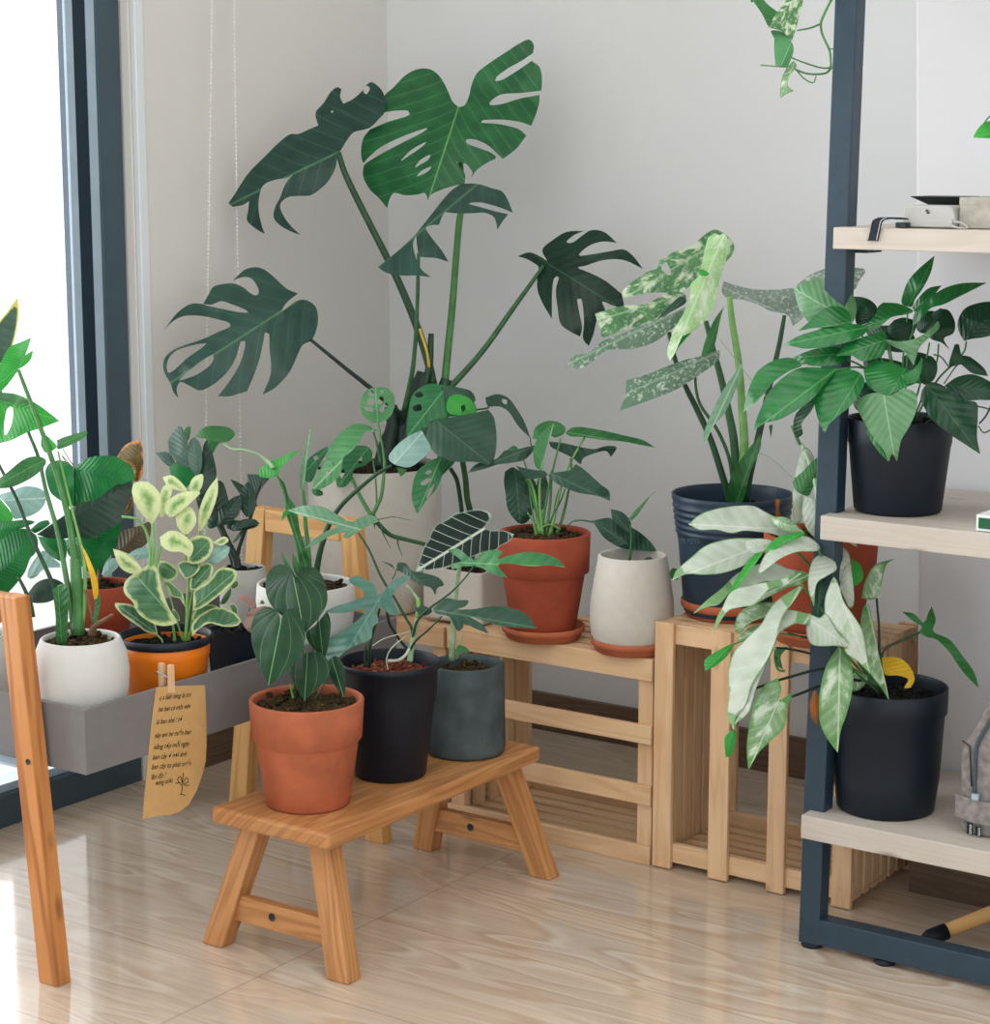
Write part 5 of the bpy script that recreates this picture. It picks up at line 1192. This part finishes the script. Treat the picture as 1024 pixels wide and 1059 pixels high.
# ------------------------------------------------------------------ trailing plant hanging from the top board
ht = Vector((-1.25, 2.99, 1.7555))
PH = thing('trailing_pothos', 'marbled pothos vine trailing in from above, left of the dark steel post', 'hanging plant', ht)
MB().lathe([(.0005, 0), (.045, 0), (.05, .004), (.065, .11), (.066, .12), (.062, .12), (.059, .105), (.0005, .104)], (ht.x, ht.y, ht.z), 40, False).build('pot', 'whitepot', PH)
p = Plant(PH, Vector((ht.x, ht.y, ht.z))); dz = 3.03-p.d
P_ = D(860, 0, 3.03)
v = [P_-ht, P_-ht+Vector((.01, -.01, .08)), Vector((-.17, -.10, .20)), Vector((-.10, -.05, .16)), Vector((-.02, 0, .10))]
MB().tube(crom(v, 6), .0026, 7).build2('stem', L['sG'], PH)
for q, w_ in (("410,0 385,50 370,90 375,130 390,165 405,200 410,262", 11), ("410,262 390,282 350,287 310,283 270,268", 9), ("370,92 330,108 278,118", 8), ("412,262 370,262 300,240 255,222", 7), ("275,270 305,303 340,320 352,293", 6), ("138,252 190,256 240,260", 5), ("398,188 425,190", 5), ("405,255 420,270", 5)):
    p.stem('c11', q, w_, w_*.8, 'sG', dz, dz-.01)
p.stem('c11', "105,8 80,-60 120,-160 300,-160 410,0", 8, 8, 'sG', dz-.01, dz)
p.leaf('c11', "90,-20* 130,-30 160,12 202,45* 185,80 168,102 140,50", (100, -10), (170, 98), 'mid', dz-.01, .2)
p.leaf('c11', "165,107* 195,55 235,0 260,-40 300,-30 302,0 290,50 275,110 258,157* 225,125 190,112", (280, -20), (168, 106), 'marble', dz-.02, .2)
p.leaf('c11', "190,150* 178,118 225,125 257,160 264,200 242,260* 194,252* 190,200", (255, 165), (215, 255), 'frameL', dz-.03, .2)
p.leaf('c11', "265,235* 277,255 252,290 242,330 266,352* 235,365 213,382* 213,340 220,300 240,260", (268, 240), (214, 380), 'silvG', dz-.02, .2)

# plant whose leaf tip enters at the right edge, on the top board
hr = Vector((-.93, 2.99, 1.1435))
PR = thing('potted_trailing_plant', 'small potted plant, one green leaf tip showing at the right edge above the top board', 'potted plant', hr)
MB().lathe([(.0005, 0), (.045, 0), (.05, .004), (.06, .10), (.061, .108), (.057, .108), (.055, .098), (.0005, .097)], (hr.x, hr.y, hr.z), 40, False).build('pot', 'whitepot', PR)
p = Plant(PR, hr)
p.leaf('c11', "958,532* 975,500 1000,475 1023,468 1070,480 1090,530 1040,535", (1085, 500), (960, 531), 'bright', -.04, .3)
p.stem('c11', "1000,478 1024,450 1070,430 1150,450 1260,700", 6, 8, 'sG', -.04, 0)

# ------------------------------------------------------------------ small things on the shelf unit
# top board: watch strap, rounded grey case, black stand, grey box
zt = 1.1435
def tp(x, y, yv): return Yp(*[v_ for v_ in (880+x*.140625, 180+y*.140625)], yv)
T = thing('watch_strap', 'black watch strap with white stitching draped over the top board edge', 'watch strap', tp(180, 380, 2.81))
def ribbon(m, pts, w_, nrm_w, th):
    pts = [Vector(q) for q in pts]; wv = Vector(nrm_w).normalized()*w_/2; prev = None
    for i, q in enumerate(pts):
        t_ = (pts[min(i+1, len(pts)-1)]-pts[max(0, i-1)]).normalized(); nn = t_.cross(wv).normalized()*th/2
        ring = [m.bm.verts.new(q+a_) for a_ in (wv+nn, -wv+nn, -wv-nn, wv-nn)]
        if prev:
            for j in range(4): m.bm.faces.new((prev[j], prev[(j+1) % 4], ring[(j+1) % 4], ring[j]))
        else: m.bm.faces.new(list(reversed(ring)))
        prev = ring
    m.bm.faces.new(prev); return m
a, b_ = tp(160, 490, 2.8125), tp(190, 350, 2.8125)
sp_ = [a, a.lerp(b_, .5), b_+Vector((.001, -.001, .0)), b_+Vector((.006, .006, .0045)), b_+Vector((.02, .018, .005)), b_+Vector((.032, .022, .004))]
ribbon(MB(), crom(sp_, 5), .0175, (1, 0, 0), .0025).build('strap', 'black', T, bevel=.0005); strp = T.children[0] if T.children else bpy.data.objects['strap']
for s_ in (-1, 1): MB().tube([q+Vector((s_*.007, -.0016, .0012)) for q in crom(sp_[:4], 5)], .0005, 5).build('stitching', 'whitep', strp)
MB().box(b_.x+.024, b_.x+.040, b_.y+.012, b_.y+.034, zt+.0003, zt+.008).build('buckle', 'charcoal', T, bevel=.001)
T = thing('grey_case', 'small rounded light grey case lying on the top board', 'case', tp(580, 320, 2.86))
a, b_ = tp(380, 400, 2.845), tp(775, 235, 2.845)
m = MB(); n = 10; x0, x1, hh = a.x, b_.x, b_.z-zt-.0005
ring0 = [(x0+.002, 0), (x0, .3*hh), (x0+.002, .93*hh), (x0+.006, hh), (x1-.012, hh), (x1-.006, .9*hh), (x1-.002, .6*hh), (x1, .2*hh), (x1-.002, 0)]
A_ = [m.bm.verts.new((x, 2.845, zt+.0005+z)) for x, z in ring0]; B_ = [m.bm.verts.new((x, 2.90, zt+.0005+z)) for x, z in ring0]
m.bm.faces.new(A_); m.bm.faces.new(list(reversed(B_)))
for i in range(len(A_)): m.bm.faces.new((A_[i], A_[(i+1) % len(A_)], B_[(i+1) % len(A_)], B_[i]))
m.build('shell', 'greyp', T, bevel=.002)
MB().box(x0+.003, x1-.004, 2.8425, 2.8446, zt+.002, zt+hh*.42).build('lower_band', 'greyp', T, bevel=.0008)
m = MB(); 
for q in ((560, 268), (568, 284)):
    e = tp(*q, 2.844); m.box(e.x-.002, e.x+.002, 2.8435, 2.845, e.z-.0012, e.z+.0012)
m.build('printed_mark', 'charcoal', T)
T = thing('black_stand', 'flat black flared stand behind the grey case on the top board', 'stand', tp(650, 300, 2.93))
a, b_, c_, d_ = tp(462, 162, 2.92), tp(842, 162, 2.92), tp(575, 228, 2.92), tp(790, 228, 2.92)
m = MB(); m.hexa([(c_.x, 2.92, c_.z), (d_.x, 2.92, c_.z), (d_.x, 2.95, c_.z), (c_.x, 2.95, c_.z), (a.x, 2.905, a.z), (b_.x, 2.905, a.z), (b_.x, 2.98, a.z), (a.x, 2.98, a.z)])
m.build('dish', 'charcoal', T, bevel=.0006)
MB().box(c_.x+.006, d_.x-.002, 2.925, 2.945, zt+.0005, c_.z-.0002).build('foot', 'charcoal', T, bevel=.0006)
T = thing('grey_box', 'plain grey cardboard box at the right end of the top board', 'box', tp(950, 300, 2.86))
a, b_ = tp(795, 395, 2.855), tp(800, 195, 2.855)
MB().box(a.x, a.x+.115, 2.855, 2.95, zt+.0005, b_.z+.004).build('carton', 'card', T, bevel=.001)
MB().box(a.x-.0008, a.x+.1155, 2.8545, 2.9505, b_.z-.006, b_.z+.0048).build('lid', 'card', T, bevel=.0008)
T = thing('cable', 'pale cable curled beside the grey case on the top board', 'cable', tp(750, 395, 2.83))
MB().tube(crom([(x1-.004, 2.842, zt+.006), (x1+.002, 2.832, zt+.004), (x1+.012, 2.829, zt+.002), (x1+.022, 2.838, zt+.0022), (x1+.010, 2.841, zt+.009), (x1-.001, 2.842, zt+.010)], 6), .0015, 7).build2('lead', M['greyp'], None).parent = None
bpy.data.objects["lead"].parent = T
bpy.data.objects['lead'].data.transform(Matrix.Translation(-T.location))

# middle board: card-edged booklet
T = thing('booklet', 'green booklet with white edges at the right end of the middle board', 'booklet', Yp(1015, 545, 2.83))
a = Yp(1009, 556, 2.825); b_ = Yp(1009, 532, 2.825)
MB().box(a.x, a.x+.10, 2.825, 2.92, .709, b_.z).build('pages', 'whitep', T, bevel=.0006)
MB().box(a.x+.004, a.x+.10, 2.8238, 2.8249, .713, b_.z-.004).build('cover', 'green', T)

# lowest board: grey felt bag with webbing
T = thing('felt_bag', 'grey felt bag with dark zip and printed tape on the lowest board', 'bag', Yp(1010, 850, 2.90))
bz = .2305; g = lambda x, y, yv=2.86: Yp(920+x*.18875, 700+y*.18886, yv)
out = [(370, 840), (372, 640), (368, 470), (378, 400), (400, 350), (450, 290), (490, 210), (551, 130), (700, 60), (900, 60), (900, 1000), (470, 950), (425, 900)]
P3_ = [g(*q) for q in out]; P3_ = [Vector((q.x, q.y, max(bz+.001, q.z))) for q in P3_]
m = MB(); ya, yb = 2.875, 2.99
fr_ = [m.bm.verts.new((q.x, ya, q.z)) for q in P3_]; mid_ = [m.bm.verts.new((q.x-.006, (ya+yb)/2, q.z+(.004 if q.z > bz+.01 else 0))) for q in P3_]; bk = [m.bm.verts.new((q.x+.004, yb, q.z)) for q in P3_]
m.bm.faces.new(fr_); m.bm.faces.new(list(reversed(bk)))
for A_, B_ in ((fr_, mid_), (mid_, bk)):
    for i in range(len(A_)): m.bm.faces.new((A_[i], A_[(i+1) % len(A_)], B_[(i+1) % len(A_)], B_[i])).smooth = True
m.build('body', 'felt', T, bevel=.004)
zp_ = [(465, 640), (470, 520), (475, 400), (495, 340), (530, 280), (570, 210), (640, 160)]
MB().tube([g(*q, 2.872) for q in crom([Vector(q+(0,)) for q in zp_], 5) for q in [(q.x, q.y)]], .0028, 8).build('zip', 'slate', T)
zipo = bpy.data.objects['zip']
MB().tube([g(*q, 2.873) for q in ((400, 350), (440, 380), (445, 480), (450, 600))], .0012, 6).build('piping', 'charcoal', T)
st_ = [g(362, 700, 2.868), g(430, 725, 2.866), g(500, 745, 2.864), g(620, 765, 2.862), g(800, 780, 2.862)]
ribbon(MB(), crom(st_, 5), .036, (0, 0, 1), .003).build('strap', 'felt', T, bevel=.0008)
a = g(470, 655, 2.868); m = MB(); m.box(a.x-.005, a.x+.006, 2.864, 2.872, a.z-.005, a.z+.004); m.build('zip_pull', 'alu', zipo, bevel=.001)
for xq, s_, y0q, y1q in ((440, 'ono', 800, 862), (485, 'ouono', 820, 940)):
    a, b_ = g(xq, y0q, 2.868), g(xq, y1q, 2.868); b_.z = max(b_.z, bz+.003)
    tpo = ribbon(MB(), [a, a.lerp(b_, .5), b_], .0085, (1, 0, 0), .0012).build('printed_tape', 'black', T)
    text_on('tape_lettering', s_, b_+Vector((.003, -.0014, .001)), (0, 0, 1), (-1, 0, 0), .0075, (a-b_).length*.85, 'whitep', tpo, 0)

# broom handle lying under the shelf
a, b_ = Zp(966, 968, .014), Zp(1060, 930, .06)
T = thing('broom_handle', 'wooden stick with a black tip lying under the lowest shelf board', 'stick', a)
dirv = (b_-a).normalized()
MB().tube([a+dirv*.02, a+dirv*.5], .0115, 16).build('handle', 'pineL', T)
MB().tube([a-dirv*.018, a-dirv*.008, a+dirv*.022], [.009, .0135, .0135], 16).build('tip', 'black', T)
# ------------------------------------------------------------------ light
w = bpy.data.worlds.new('world'); S.world = w; w.use_nodes = True
bg = w.node_tree.nodes['Background']; bg.inputs[0].default_value = (.95, .98, 1.0, 1); bg.inputs[1].default_value = 1.5
def area(name, loc, rot, sx, sy, e, col=(1, 1, 1)):
    l = bpy.data.lights.new(name, 'AREA'); l.shape = 'RECTANGLE'; l.size = sx; l.size_y = sy; l.energy = e; l.color = col
    o = bpy.data.objects.new(name, l); C.objects.link(o); o.location = loc; o.rotation_euler = rot; return o
area('daylight', (-3.3, 1.2, 1.5), (0, radians(-90), 0), 2.4, 3.4, 95, (.96, .98, 1))
area('ceiling_fill', (-.6, .9, 2.66), (0, 0, 0), 3.4, 3.6, 40, (1, .99, .98))  # added soft lamp without a fixture, lifts the upper walls and tops
area('room_fill', (1.95, .6, 1.5), (0, radians(90), 0), 2.0, 3.0, 16, (.97, .99, 1))  # added fill lamp from the right, no opening in that wall
S.view_settings.view_transform = 'Standard'; S.view_settings.look = 'None'; S.view_settings.exposure = 0
